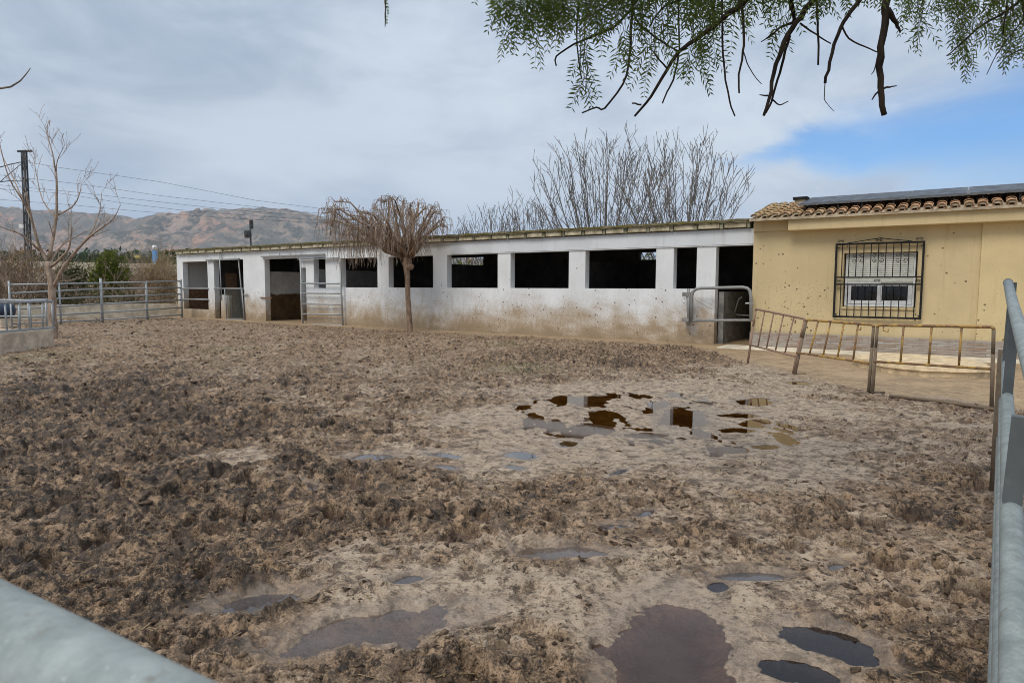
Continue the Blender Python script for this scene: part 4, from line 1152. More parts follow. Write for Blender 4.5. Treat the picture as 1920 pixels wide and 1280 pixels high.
def wob_tube(mb, pix, Y, radii, sub=3, wig=.02, yj=.0, sides=7):
    """limb through photo points at the depth(s) Y"""
    P = []
    for i, (x, y) in enumerate(pix):
        yy = Y[i] if hasattr(Y, '__len__') else Y
        P.append(at(x, y, yy))
    out = []; rs = []
    for i in range(len(P)-1):
        for k in range(sub):
            t = k/sub
            a = P[i-1] if i else P[i]*2-P[i+1]; b, c_ = P[i], P[i+1]; d_ = P[i+2] if i+2 < len(P) else P[i+1]*2-P[i]
            v = .5*((2*b)+(-a+c_)*t+(2*a-5*b+4*c_-d_)*t*t+(-a+3*b-3*c_+d_)*t**3)
            out.append(v + rvec(wig*radii[i])); rs.append(radii[i]+(radii[i+1]-radii[i])*t)
    out.append(P[-1]); rs.append(radii[-1])
    mb.tube(out, rs, sides, True); return out, rs

# bare tree by the trough
tY = 18.9
base = at(101, 630, tY); base.z = 0
tree = empty('bare_tree', base, 0, 'leafless pale barked tree standing behind the concrete feed trough', 'tree')
tm = MB(); bm_ = MB()
pt, _ = wob_tube(tm, [(101, 636), (100, 610), (98, 565), (95, 520), (90, 490)], tY, [.125, .115, .10, .09, .08], 3, .1, sides=9)
limbs = [
 ([(91,494),(72,457),(57,400),(49,361)], [.075,.055,.04,.028], [tY, tY-.1, tY-.3, tY-.5]),
 ([(57,400),(40,372),(15,330),(-2,262)], [.035,.03,.02,.01], [tY-.3, tY-.5, tY-.7, tY-.9]),
 ([(62,420),(30,345),(8,300),(0,280)], [.03,.02,.014,.008], [tY, tY+.5, tY+.8, tY+1]),
 ([(92,486),(103,425),(107,369),(105,322)], [.07,.055,.045,.035], [tY, tY+.2, tY+.3, tY+.4]),
 ([(105,322),(98,285),(90,258),(84,237)], [.033,.022,.016,.008], [tY+.4]*4),
 ([(105,322),(108,300),(122,270)], [.02,.015,.008], [tY+.4, tY+.3, tY+.2]),
 ([(97,500),(118,480),(131,459),(134,420)], [.06,.045,.03,.012], [tY, tY-.3, tY-.6, tY-.8]),
 ([(99,540),(120,500),(157,455),(187,430),(212,410),(226,384)], [.07,.062,.045,.032,.02,.009], [tY, tY-.2, tY-.4, tY-.5, tY-.6, tY-.7]),
 ([(157,455),(175,428),(187,395),(191,360)], [.03,.022,.016,.008], [tY-.4, tY-.2, tY, tY+.1]),
 ([(106,405),(139,384),(150,360),(152,345)], [.03,.022,.014,.007], [tY+.3, tY+.1, tY, tY]),
 ([(106,410),(80,375),(68,325),(64,300)], [.03,.02,.013,.007], [tY+.3, tY+.6, tY+.9, tY+1]),
 ([(75,470),(40,440),(0,425),(-40,400)], [.04,.03,.02,.012], [tY, tY-.5, tY-.9, tY-1.1]),
 ([(92,500),(108,470),(128,452),(170,430)], [.03,.025,.02,.01], [tY, tY+.4, tY+.8, tY+1.1]),
]
for pix, rad_, Ys in limbs:
    out, rs = wob_tube(bm_, pix, Ys, [q_*.74 for q_ in rad_], 3, .15)
    n_ = len(out)
    for k in range(2, n_):
        if rng.random() < .62:
            d0 = (out[k]-out[k-1]).normalized(); side = d0.cross(rvec()).normalized()
            grow(bm_, out[k], (d0*.6+side*.7+Vector((0,0,.45))), .28+.38*rng.random(), max(.0055, rs[k]*.42), 1, 3, .28, .6, .10, 4, .0052, 5)
tr_o = tm.build('trunk', M['bark_pale'], tree, smooth=True); bm_.build('branches', M['bark_pale'], tree, smooth=True)

# second bare tree out of frame to the left, one twig reaches in
bY = 7.0; base = Vector((-8.2, 7.6, 0))
t2 = empty('bare_tree', base, 0, 'bare tree beyond the left edge, only one thin curved twig reaches in', 'tree')
m_ = MB(); tp = at(-260, 140, bY)
m_.tube([base-up*.2, base+up*1.2, base+Vector((.15,0,2.3)), base+Vector((.2,-.1,3.3))], [.14,.12,.1,.07], 8); m_.build('trunk', M['bark_grey'], t2, smooth=True)
m_ = MB(); top_ = base+Vector((.2,-.1,3.3))
m_.tube([top_, top_.lerp(at(-60, 175, bY), .6)+up*.1, at(-60, 172, bY), at(0, 166, bY), at(20, 163, bY), at(38, 152, bY), at(50, 138, bY), at(57, 128, bY)], [.05,.03,.018,.011,.009,.007,.0055,.004], 6, True)
for k in range(5): grow(m_, top_, Vector((-.4-.5*rng.random(), rng.gauss(0,.6), 1)), 1.2, .035, 2, 3, .2, .6, .12)
m_.build('branches', M['bark_grey'], t2, smooth=True)

# weeping tree before the stable
wY = 22.4
base = at(767, 623, wY); base.z = 0
weep = empty('weeping_tree', base, 0, 'bare weeping tree with a dome of hanging brown twigs before the stable', 'tree')
tm = MB(); wob_tube(tm, [(769, 632), (768, 600), (765, 560), (764, 520), (762, 495), (765, 478)], wY, [.115, .095, .085, .09, .125, .135], 3, .06, sides=10)
for k in range(7):   # knobbly graft
    tm.ball(at(764+rng.gauss(0,6), 492+rng.gauss(0,9), wY-.05*rng.random()), .09+.05*rng.random(), 7, 5, .3)
tm.build('trunk', M['bark_weep'], weep, smooth=True)
limb = MB(); tw_ = MB()
crown = []
tops = [((602,400),-.2),((834,412),.3),((838,425),-.5),((606,418),.4),((612,392),-.7),((626,378),-.2),((640,412),.5),((655,405),-.9),((668,398),.2),((684,400),-1.2),((700,392),.8),((715,380),-.3),((728,372),.3),((742,376),-1),((756,382),.6),((772,388),-.2),((785,380),.9),((800,392),-.8),((815,394),.1),((826,402),-.4),((690,415),1.4),((735,400),1.5),((780,404),-1.5),((660,430),-1.4),((710,425),-1.7),((805,420),1.2),((638,440),.9),((750,425),1.8),((765,400),-1.9),((675,440),1.9),((720,410),-2.0),((800,425),-1.3)]
for (px, py), dy in tops:
    tip = at(px, py, wY+dy); st0 = at(764+rng.gauss(0,4), 482, wY)
    mid = st0.lerp(tip, .5); mid.z += .12; mid += rvec(.08)
    q3 = st0.lerp(tip, .8); q3.z = max(q3.z, tip.z-.05)+.04; q3 += rvec(.06)
    limb.tube([st0, st0.lerp(mid, .5)+rvec(.09), mid+rvec(.05), q3, tip], [.085, .062, .042, .027, .014], 6)
    crown.append((mid, q3, tip))
limb.tube([at(622,425,wY-.3), at(628,405,wY-.3), at(628,388,wY-.25), at(624,380,wY-.2)], [.035,.03,.025,.015], 6)
for mid, q3, tip in crown:
    for k in range(21 if tip.x < at(735, 400, wY).x else 13):
        q = rng.random(); s0_ = mid.lerp(q3, q*2) if q < .5 else q3.lerp(tip, q*2-1)
        out_ = (tip-mid); out_.z = 0
        if out_.length < .05: out_ = rvec(1)
        out_ = (out_.normalized()*.6 + Vector((rng.gauss(0,1), rng.gauss(0,1), 0))).normalized()
        rise = .04+.17*rng.random()**2; reach = .10+.28*rng.random(); ln = .40+.75*rng.random()
        if tip.x < at(655,400,wY).x: ln += .40*rng.random()
        xp_ = CX+F*s0_.x/s0_.y; zb_min = at(760, float(np.interp(xp_, [600, 700, 750, 785, 800, 840], [512, 504, 500, 486, 452, 440])), wY).z + .15*rng.random()
        pts = [s0_, s0_+out_*reach*.5+up*rise, s0_+out_*reach+up*(rise*.55), s0_+out_*(reach*1.25)-up*ln*.45, s0_+out_*(reach*1.32)-up*ln]
        for p_ in pts[2:]: p_ += rvec(.06)
        pts[-1].z = max(pts[-1].z, zb_min); pts[-2].z = max(pts[-2].z, pts[-1].z+.1)
        tw_.tube(pts, [q_*(.75+.7*rng.random()**2) for q_ in (.011, .0095, .008, .0068, .005)], 3, False)
        if rng.random() < .5:
            j = pts[2]; o2_ = Vector((rng.gauss(0,1), rng.gauss(0,1), 0)).normalized()
            l2 = ln*(.4+.5*rng.random()); pe = j+o2_*.12-up*l2; pe.z = max(pe.z, zb_min)
            tw_.tube([j, j+o2_*.09-up*.06, pe], [.008,.0065,.0045], 3, False)
limb.build('limbs', M['bark_weep'], weep, smooth=True); tw_.build('hanging_twigs', M['twig_brown'], weep)

# bare trees behind the stable
def vase_tree(name, px, py, Y, label, stems, spreadx, height, r0=.05, group=None, mat='twig_dark', leaf=False, sub=2):
    base = at(px, py, Y); base.z = 0
    root = empty(name, base, 0, label, 'tree', group)
    tm = MB(); bm = MB()
    tm.tube([base-up*.2, base+up*.7, base+Vector((0,0,1.6))], [.20,.17,.15], 8)
    for k in range(stems):
        q = (k+.5)/stems*2-1 + rng.uniform(-.05, .05); b = rng.gauss(0, .9)
        h = height*math.sqrt(max(.2, 1-.50*q*q))*(.90+.13*rng.random())
        n = 10; bend = .70+.25*rng.random(); pts = []
        ph = rng.random()*6.28
        for i in range(n+1):
            tt = i/n; pts.append(base + Vector((q*spreadx*tt**bend + .10*math.sin(ph+tt*4)*tt, b*tt**bend, .7 + (h-.7)*tt)) + rvec(.012)*tt)
        r = r0*(.6+.5*rng.random()); rs = [max(.0115, r*(1-.80*i/n)) for i in range(n+1)]
        bm.tube(pts, rs, 5, False)
        for i in range(4, n+1):
            for e in range(2 if i > 5 else 1):
                if rng.random() < .62:
                    dd_ = (pts[i]-pts[i-1]).normalized(); side = Vector((rng.gauss(0,1), rng.gauss(0,.7), rng.gauss(0,.4))).normalized()
                    grow(bm, pts[i].lerp(pts[i-1], rng.random()), dd_*.78+side*.48+up*.18, (.45+.45*rng.random())*height/7.0, max(.0115, rs[i]*.6), sub-1, 2, .25, .5, .06, 3, .0098, 4)
    tm.build('trunk', M['bark_grey'], root, smooth=True); bm.build('stems', M[mat], root)
    return root, bm
gB = 'bare trees behind the stable roof'
vase_tree('bare_tree', 1130, 470, 30, 'large bare fan shaped tree behind the stable roof, above the fourth window', 46, 3.5, 7.95, .044, gB)
vase_tree('bare_tree', 1275, 470, 27, 'large bare fan shaped tree behind the stable, nearest the ochre house', 40, 2.75, 7.3, .040, gB)
vase_tree('bare_tree', 985, 470, 33, 'bare twiggy tree just left of the large fan shaped pair', 22, 1.6, 5.9, .032, gB, sub=2)
vase_tree('bare_tree', 925, 470, 34, 'bare bushy tree right of the weeping tree, with a few dry leaves', 26, 1.7, 5.4, .030, gB, sub=2)
vase_tree('bare_tree', 868, 470, 35, 'smallest bare bush peeping over the roof next to the weeping tree', 16, 1.2, 4.8, .028, gB, sub=2)

# ------------------------------------------------------------------ shrubs and far things on the left
def leaf_cloud(mb, c, rx_, ry_, rz_, n, size, shell=.5, jit=.3):
    for k in range(n):
        while True:
            v = Vector((rng.uniform(-1,1), rng.uniform(-1,1), rng.uniform(-1,1)))
            if .12 < v.length < 1: break
        if rng.random() < shell: v = v.normalized()*(.65+.35*rng.random())
        w = 1+jit*math.sin(v.x*5+c[0])*math.cos(v.z*6+c[1])
        p = Vector((c[0]+v.x*rx_*w, c[1]+v.y*ry_*w, c[2]+v.z*rz_*w))
        if p.z < 0.02: continue
        a = rvec().normalized(); b = a.cross(rvec()).normalized(); s = size*(.5+rng.random())
        mb.quad(p-a*s, p-b*s*.45, p+a*s, p+b*s*.45)
def shrub(name, px, py_top, py_bot, Y, half, label, mat, n, size, stems=8, group=None, twig='twig_brown', cat='shrub', lobes=5):
    tpt = at(px, py_top, Y); base = at(px, py_bot, Y); base.z = 0; h = tpt.z
    root = empty(name, base, 0, label, cat, group)
    mb = MB(); sm = MB()
    wx = half/F*Y
    for k in range(lobes):
        a = 6.283*k/lobes; c = (base.x+wx*.5*math.cos(a), base.y+wx*.45*math.sin(a), h*(.34+.28*rng.random()))
        leaf_cloud(mb, c, wx*.55, wx*.5, h*.36, n//lobes, size)
    leaf_cloud(mb, (base.x, base.y, h*.62), wx*.5, wx*.5, h*.38, n//4, size)
    for k in range(stems):
        grow(sm, base.copy(), Vector((rng.gauss(0,.45), rng.gauss(0,.45), 1)), h*.7, .035, 2, 3, .2, .6, .1)
    mb.build('foliage', M[mat], root); sm.build('stems', M[twig], root); return root
shrub('citrus_tree', 207, 466, 566, 37, 36, 'glossy green orange tree behind the left fence', 'leaf_citrus', 4200, .085, 5, cat='tree')
shrub('olive_shrub', 135, 484, 580, 38, 38, 'dull olive green bush between the bare tree and the orange tree', 'leaf_olive', 3600, .075, 10)
shrub('olive_shrub', 240, 486, 545, 46, 14, 'narrow dark green bush just right of the orange tree', 'leaf_olive', 1100, .08, 5)
shrub('garden_bush', 872, 482, 590, 33, 60, 'yellowish green bush seen through the third window of the stable', 'leaf_citrus', 2400, .07, 5)
shrub('garden_bush', 1222, 468, 590, 27, 45, 'small garden bush seen through the high gap behind the widest stable window', 'leaf_citrus', 1800, .06, 5)
def thicket(px, py_top, Y, half, label, n, mat='twig_brown', hfac=1, leafmat=None, name='dry_thicket'):
    tpt = at(px, py_top, Y); base = Vector((tpt.x, tpt.y, 0)); root = empty(name, base, 0, label, 'shrub')
    sm = MB(); wx = half/F*Y
    for k in range(n):
        p = base+Vector((rng.uniform(-1,1)*wx, rng.gauss(0,.8), 0)); hh = tpt.z*(.6+.6*rng.random())
        grow(sm, p, Vector((rng.gauss(0,.25), rng.gauss(0,.25), 1)), hh*.75, .016, 2, 3, .15, .6, .1, 3, .008, 4)
    sm.build('stems', M[mat], root)
    if leafmat:
        lm = MB(); leaf_cloud(lm, (base.x, base.y, tpt.z*.50), wx, 1.0, tpt.z*.52, 4200, .06); lm.build('dry_leaves', M[leafmat], root)
thicket(30, 478, 33, 62, 'tangled brown thicket at the left edge behind the fence', 90, 'twig_brown', 1, 'leaf_dry')
thicket(285, 503, 40, 46, 'low brown scrub between the orange tree and the stable', 50, 'twig_brown', 1, 'leaf_dry')
thicket(306, 484, 44, 20, 'pale dry reeds beside the stable corner', 60, 'reed', 1, 'reed', 'dry_reeds')
thicket(170, 540, 34, 120, 'ragged weeds right behind the left fence', 60, 'twig_brown', 1, 'leaf_olive', 'weeds')
# pale railway embankment wall
w0 = at(-140, 510, 70); w1 = at(345, 512, 84); 
m_ = MB()
def slab(pa, pb, z0, z1, th):
    pa = Vector((pa.x, pa.y, (z0+z1)/2)); pb = Vector((pb.x, pb.y, (z0+z1)/2)); m_.bar(pa, pb, th, z1-z0)
slab(w0, w1, -.3, at(150, 491, 77).z, .4)
emb = m_.build('embankment_wall', M['concrete_pale']); tag(emb, 'long pale railway embankment wall below the dark orchard', 'wall')
# earth bank in front of it
bx_ = np.linspace(-1, 1, 80)[None, :]; bv = np.linspace(-1, 1, 24)[:, None]
bc = at(300, 512, 58); ex = bc.x + bx_*12 + 0*bv; eyy = bc.y + bv*6 + 0*bx_
ez_ = np.clip(1-bv**2, 0, 1)*np.clip(1-np.abs(bx_)**4, 0, 1)*(2.1+.5*fbm(ex*.4, eyy*.4, 4, 600)) - .2
tag(grid_mesh('earth_bank', ex, eyy, ez_, simple('tan_earth', (.40,.29,.17), .95, 0, .35, 1.2, .6)), 'tan earth bank behind the fence near the stable', 'bank', None, 'structure')
# orchard band
ob = MB()
for k in range(900):
    Y = rng.uniform(230, 420); px = rng.uniform(-240, 640); p = at(px, 500, Y); h = rng.uniform(.75, 1.0)*(1.5+(543-466)/F*Y)*.86
    leaf_cloud(ob, (p.x, p.y, h*.5), 5.5, 4.5, h*.52, 60, 1.15)
tag(ob.build('orchard', M['leaf_far']), 'dark green belt of orchard below the hills', 'orchard', None, 'stuff')
# blue and white tower
p = at(291, 490, 180); p.z = 0; zt_ = at(291, 462, 180).z; rw = 4.6/F*180
twr = empty('water_tower', p, 0, 'slim blue tower with a white cap far beyond the fence', 'tower')
m_ = MB(); m_.tube([p-up, p+up*(zt_-1.0)], rw, 14); m_.build('shaft', M['blue_paint'], twr, smooth=True)
m_ = MB(); m_.tube([p+up*(zt_-1.0), p+up*zt_, p+up*(zt_+.3)], [rw*1.05, rw*1.05, rw*.6], 14); m_.build('cap', M['white_paint'], twr, smooth=True)
p = at(258, 486, 120); p.z = 0
ys = empty('trackside_sign', p, 0, 'small pale yellow trackside board right of the orange tree', 'sign')
m_ = MB(); zc = at(258, 481, 120).z; m_.box(p.x-.5, p.x+.5, p.y-.05, p.y+.05, zc-.22, zc+.22); m_.build('board', M['yellow_paint'], ys)
m_ = MB(); m_.tube([p-up*.2, p+up*(zc-.2)], .06, 6); m_.build('post', M['dark_steel'], ys)
# catenary mast
mY = 50.0; mb0 = at(53, 500, mY); mb0.z = 0; mt = at(45, 284, mY)
mast = empty('catenary_mast', mb0, 0, 'dark lattice railway mast with arms behind the bare tree', 'mast')
axis = Vector((0, 0, mt.z)); lean = Vector((mt.x-mb0.x, 0, 0))
m_ = MB(); w_m = .15
for sx in (-1, 1):
    for sy in (-1, 1): m_.bar(mb0+Vector((sx*w_m, sy*w_m, -.2)), Vector((mt.x+sx*w_m*.7, mt.y+sy*w_m*.7, mt.z)), 0.085, .085)
nz = 14
for k in range(nz):
    for sy in (-1, 1):
        s_ = 1 if k % 2 else -1; q0, q1 = k/nz, (k+1)/nz
        a = mb0.lerp(Vector((mt.x, mt.y, mt.z)), q0); b = mb0.lerp(Vector((mt.x, mt.y, mt.z)), q1)
        m_.bar(a+Vector((s_*w_m*.9, sy*w_m*.85, 0)), b+Vector((-s_*w_m*.9, sy*w_m*.85, 0)), .04, .04)
m_.build('lattice_post', M['dark_steel'], mast)
m_ = MB(); m_.bar(at(33, 284, mY), at(60, 283, mY), .12, .14); m_.build('top_bracket', M['dark_steel'], mast)
m_ = MB(); m_.tube([at(45, 303, mY), at(20, 308, mY-2), at(-30, 322, mY-5)], .035, 6); m_.tube([at(46, 340, mY), at(20, 339, mY-2), at(-30, 344, mY-5)], .035, 6); m_.tube([at(45, 303, mY), at(0, 341, mY-3.5)], .025, 6); m_.build('cantilever_arm', M['dark_steel'], mast)
m_ = MB(); m_.box(mb0.x-.25, mb0.x+.05, mb0.y-.4, mb0.y-.3, at(50,425,mY).z-.13, at(50,425,mY).z+.13); m_.build('number_plate', M['white_paint'], mast)
# overhead wires, receding to the right
wires = [((45,303,50),(109,314,56),(300,341,75),(480,376,100),(600,391,130),(700,400,170)),
         ((-30,325,45),(157,346,58),(300,367,76),(480,388,102),(600,400,132),(700,409,172)),
         ((-30,344,45),(157,362,58),(240,372,70),(400,390,95),(480,397,108),(700,414,172)),
         ((-30,352,50),(110,362,60),(225,380,75),(330,393,92),(439,402,112),(700,420,180)),
         ((-30,372,52),(130,384,66),(260,396,84),(400,407,110),(700,424,180))]
wl = ['uppermost overhead railway wire', 'second overhead railway wire from the top', 'middle overhead railway wire', 'fourth overhead railway wire from the top', 'lowest overhead railway wire']
for w, lb in zip(wires, wl):
    m_ = MB(); pts = [at(*q) for q in w]; m_.tube(pts, [0.013*q[2]/60 for q in w], 4); tag(m_.build('overhead_wire', M['dark_steel']), lb+' sloping down to the right over the hills', 'wire', 'overhead railway wires')
# droppers between catenary and contact wire are part of the wires' look; two railway signals
sY = 60.0; p = at(472, 520, sY); p.z = 0; zt_ = at(471, 414, sY).z
sg = empty('railway_signal', p, 0, 'black railway signal on a post rising above the stable roof', 'signal')
m_ = MB(); m_.tube([p-up*.2, p+up*zt_], .085, 8); m_.build('post', M['dark_steel'], sg, smooth=True)
def head(px0, px1, py0, py1, nl):
    a = at(px0, py0, sY-.25); b = at(px1, py1, sY-.25)
    m2 = MB(); m2.box(a.x, b.x, a.y-.12, a.y+.12, b.z, a.z); ho = m2.build('signal_head', M['dark_steel'], sg, bevel=.04)
    for k in range(nl):
        zc = b.z+(a.z-b.z)*(k+.5)/nl; m3 = MB(); m3.tube([((a.x+b.x)/2, a.y-.12, zc), ((a.x+b.x)/2, a.y-.3, zc-.02)], (b.x-a.x)*.32, 8); m3.build('lamp_hood', M['dark_steel'], ho)
head(468.3, 474.7, 412, 429, 2); head(458.5, 468, 432, 446, 1)
m_ = MB(); m_.bar(at(462, 439, sY), at(472, 441, sY), .1, .1); m_.build('arm', M['dark_steel'], sg)

# ------------------------------------------------------------------ pepper tree overhead
PY = 4.1
proot = Vector((5.4, 2.6, 0))
pep = empty('pepper_tree', proot, 0, 'overhanging pepper tree with drooping feathery leaves and dark dead branches along the top', 'tree')
tm = MB(); bm = MB(); lf = MB(); rach = MB()
fork = proot+Vector((-.4, .3, 3.3))
tm.tube([proot-up*.3, proot+up*.6, proot+Vector((-.1,.1,1.8)), fork], [.34,.27,.24,.20], 12)
hub = [at(1900, -230, 4.0), at(1680, -300, 4.1), at(1450, -240, 4.1), at(1230, -200, 4.2), at(1000, -150, 4.3), at(820, -110, 4.4)]
bm.tube([fork]+hub, [.17,.12,.10,.085,.065,.045,.025], 9)
hub2 = [at(1960, -420, 3.2), at(1700, -600, 2.9), at(1400, -620, 2.7), at(1100, -560, 2.8), at(800, -480, 3.0)]
bm.tube([fork]+hub2, [.15,.10,.08,.06,.045,.025], 9)
hub3 = [fork+Vector((.1,.8,.6)), at(2050, -80, 5.0), at(1990, -60, 5.6)]
bm.tube([fork]+hub3, [.12,.09,.06,.035], 8)
tm.build('trunk', M['bark_dark'], pep, smooth=True)
px2r = lambda w, Y: w/F*Y
def nearest_hub(p):
    best = None
    for H_ in (hub, hub2[:]):
        for i in range(len(H_)-1):
            for k in range(6):
                q = H_[i].lerp(H_[i+1], k/6); dd_ = (q-p).length
                if best is None or dd_ < best[0]: best = (dd_, q)
    return best[1]
ANCH = []
def limbpx(pix, w0, w1, Y=PY, link=True, wig=.25):
    n = len(pix); Ys = Y if hasattr(Y, '__len__') else [Y]*n
    rad_ = [px2r(w0+(w1-w0)*i/(n-1), Ys[i])*.44 for i in range(n)]
    out, rs = wob_tube(bm, pix, Ys, rad_, 3, wig)
    if link:
        q = nearest_hub(out[0]); bm.tube([q, q.lerp(out[0], .5)+rvec(.03), out[0]], [rs[0]*1.25, rs[0]*1.12, rs[0]], 7)
    for p in out: ANCH.append(p)
    return out, rs
limbpx([(1676,-60),(1664,0),(1657,50),(1650,110),(1651,165),(1658,216)], 17, 11, 4.0)
limbpx([(1662,20),(1680,45),(1688,62)], 13, 3, 4.0, False)
limbpx([(1653,168),(1641,178),(1635,187)], 5, 2.5, 4.0, False); limbpx([(1656,165),(1668,163),(1681,161)], 5, 2, 4.0, False)
limbpx([(1648,98),(1640,130),(1634,140)], 3, 1.5, 4.0, False)
limbpx([(1560,-70),(1530,-10),(1500,32),(1478,66),(1457,120),(1446,172),(1432,217)], 15, 6, 4.1)
limbpx([(1492,40),(1462,52),(1446,66),(1427,79)], 6, 2, 4.1, False)
limbpx([(1480,66),(1470,110),(1458,150),(1447,190),(1436,212)], 6, 4, 4.15, False)
limbpx([(1490,42),(1484,15),(1480,-25)], 6, 7, 4.1, True)
limbpx([(1447,186),(1462,197),(1478,190)], 3.5, 2, 4.15, False); limbpx([(1440,180),(1424,178)], 4, 2, 4.15, False)
limbpx([(1500,44),(1530,65),(1558,82)], 4, 2.5, 4.1, False)
limbpx([(1640,-50),(1612,0),(1588,32),(1570,66),(1556,118),(1547,156)], 10, 6, 4.0)
limbpx([(1547,156),(1546,185),(1552,196),(1564,209)], 2, 1, 4.0, False)
limbpx([(1578,50),(1592,72),(1622,88),(1648,99)], 4, 2.5, 4.0, False)
limbpx([(1430,-60),(1400,0),(1352,38),(1307,72),(1274,98),(1251,131),(1221,180),(1190,218)], 13, 4.5, 4.2)
limbpx([(1274,98),(1240,78),(1209,54),(1190,30),(1180,-30)], 3.5, 4, 4.2, True)
limbpx([(1252,130),(1230,105),(1217,88)], 4, 2, 4.2, False)
limbpx([(1273,104),(1262,150),(1251,172),(1242,194)], 4.5, 3, 4.2, False)
limbpx([(1203,196),(1185,194)], 4, 3, 4.2, False)
limbpx([(1190,-40),(1184,56),(1181,107),(1168,157),(1134,202),(1118,202),(1091,212)], 6, 3, 4.3)
limbpx([(1087,-40),(1082,48),(1083,98),(1091,149)], 4, 2.5, 4.4)
limbpx([(1220,-30),(1161,42),(1127,61),(1077,84),(1043,106),(1043,124)], 6, 3, 4.4)
limbpx([(1190,-50),(1133,15),(1082,40)], 5, 3, 4.3)
limbpx([(1352,-40),(1354,42),(1358,127),(1368,190),(1378,218)], 5, 3, 4.0)
limbpx([(1384,-40),(1395,56),(1393,98),(1386,140),(1386,175)], 6, 3.5, 4.05)
limbpx([(1394,98),(1404,125),(1414,142),(1428,158)], 2.5, 1.5, 4.05, False)
limbpx([(1532,-30),(1532,28),(1535,70),(1534,122)], 5, 4, 4.2)
limbpx([(1960,-40),(1892,18),(1841,48),(1802,82),(1775,105)], 6, 2.5, 4.6)
limbpx([(1890,-30),(1886,20),(1881,64)], 4, 2.5, 4.6)
limbpx([(1940,10),(1900,60),(1870,100),(1850,140)], 3, 1.5, 4.6, True)
limbpx([(1925,90),(1900,100),(1880,112)], 2.5, 1.2, 4.6, True)
limbpx([(1330,-40),(1290,-5),(1250,10),(1230,30),(1217,52)], 6, 2.5, 4.3)
limbpx([(728,-60),(724,-10),(722,50)], 3, 2, 4.4)
limbpx([(960,-60),(1000,10),(980,60)], 3, 1.5, 4.4)
# a pinnate leaf hanging from p: rachis with paired narrow leaflets
def frond(p, d, ln, wide, facing):
    d = d.normalized(); n = max(5, int(ln/.030)); sidev = d.cross(facing).normalized()
    cur = p.copy(); pts = [cur.copy()]; dv = d.copy(); sp_ = .55+.5*rng.random(); dr_ = .35+.55*rng.random(); miss = .04+.2*rng.random()**2
    for i in range(n):
        dv = (dv+Vector((0,0,-.05))+rvec(.012)).normalized(); cur = cur+dv*(ln/n); pts.append(cur.copy())
        if i < 1: continue
        q = i/n; l = 1.75*wide*(.55+.75*math.sin(math.pi*min(1, .18+.82*q))*.6)*(1.05-.45*q)
        for s in (-1, 1):
            if rng.random() < miss: continue
            sv = (sidev*s*sp_ + dv*dr_ + rvec(.16)).normalized(); nv = sv.cross(dv)
            if nv.length < 1e-4: continue
            wv = sv.cross(nv).normalized()*(.0040+.0014*rng.random()); a = cur
            lf.quad(a, a+sv*l*.45+wv, a+sv*l+Vector((0,0,-.004)), a+sv*l*.45-wv)
    rach.tube([pts[0], pts[len(pts)//2], pts[-1]], [.0014,.0011,.0006], 3, False)
def hang(px, py0, py1, Y, nf=None, lo=.0):
    """a drooping twig from py0 to py1 carrying leaves along it"""
    a = at(px+rng.gauss(0,6), py0, Y); b = at(px, py1, Y)
    ln = (a-b).length; pts = [a, a.lerp(b, .35)+rvec(.012), a.lerp(b, .7)+rvec(.012), b]
    rach.tube(pts, [.0032,.0026,.0019,.0009], 4, False)
    n = nf if nf else max(2, int(ln/.085))
    for k in range(n):
        q = lo+(1-lo)*(k+.5)/n; i = min(2, int(q*3)); p = pts[i].lerp(pts[i+1], q*3-i)
        an = rng.random()*6.283; d = Vector((math.cos(an)*.6, math.sin(an)*.45, -.85))
        frond(p, d, .13+.12*rng.random(), .033+.012*rng.random(), Vector((rng.gauss(0,.35), -1, rng.gauss(0,.2))))
    frond(b, Vector((rng.gauss(0,.2), rng.gauss(0,.2), -1)), .13+.09*rng.random(), .034, Vector((rng.gauss(0,.3), -1, 0)))
# (x from, x to, tip y from, tip y to, how many)
ZONES = [(930,975,20,60,9),(975,1050,15,75,17),(1000,1040,60,110,4),(935,960,85,120,2),(1050,1120,10,80,17),(1085,1100,150,195,4),(1120,1200,-5,55,17),(1130,1190,70,125,5),
         (1200,1290,-10,45,15),(1200,1270,100,160,5),(1290,1400,-5,60,22),(1285,1345,80,175,7),(1400,1500,-15,25,12),(1440,1490,60,105,3),(1500,1600,-15,25,10),(1535,1550,0,30,3),
         (1600,1700,-20,10,7),(1690,1760,0,65,9),(1720,1735,60,95,2),(1760,1920,-5,50,24),(1790,1880,60,110,8),(1800,1822,110,170,5),(1870,1900,70,130,5),(900,930,-40,-15,4),(1900,1990,0,130,10)]
for x0, x1, t0, t1, n in ZONES:
    for k in range(int(n*1.15)):
        px = rng.uniform(x0, x1); tip = rng.uniform(t0, t1)+rng.uniform(0, 30)
        Y = rng.uniform(3.7, 4.7) if px < 1690 else rng.uniform(4.3, 5.4)
        hang(px, min(-30, tip-150)-rng.uniform(0, 60) if tip < 90 else tip-rng.uniform(110, 200), tip-58, Y, None, .15)
# foliage of the crown above the frame
for k in range(230):
    px = rng.uniform(900, 2350); tip = rng.uniform(-640, -60); Y = rng.uniform(2.6, 5.0)
    hang(px, tip-rng.uniform(120, 320), tip, Y, None, 0)
for px, py in ((722, 30), (724, 12), (721, 0), (726, -15)):
    p = at(px, py-18, 4.4); 
    frond(p, Vector((.1,0,-1)), .10, .012, Vector((0,-1,0)))
bm.build('branches', M['bark_dark'], pep, smooth=True); rach.build('leaf_stalks', M['leaf_olive'], pep); lf.build('foliage', M['leaf_pepper'], pep)

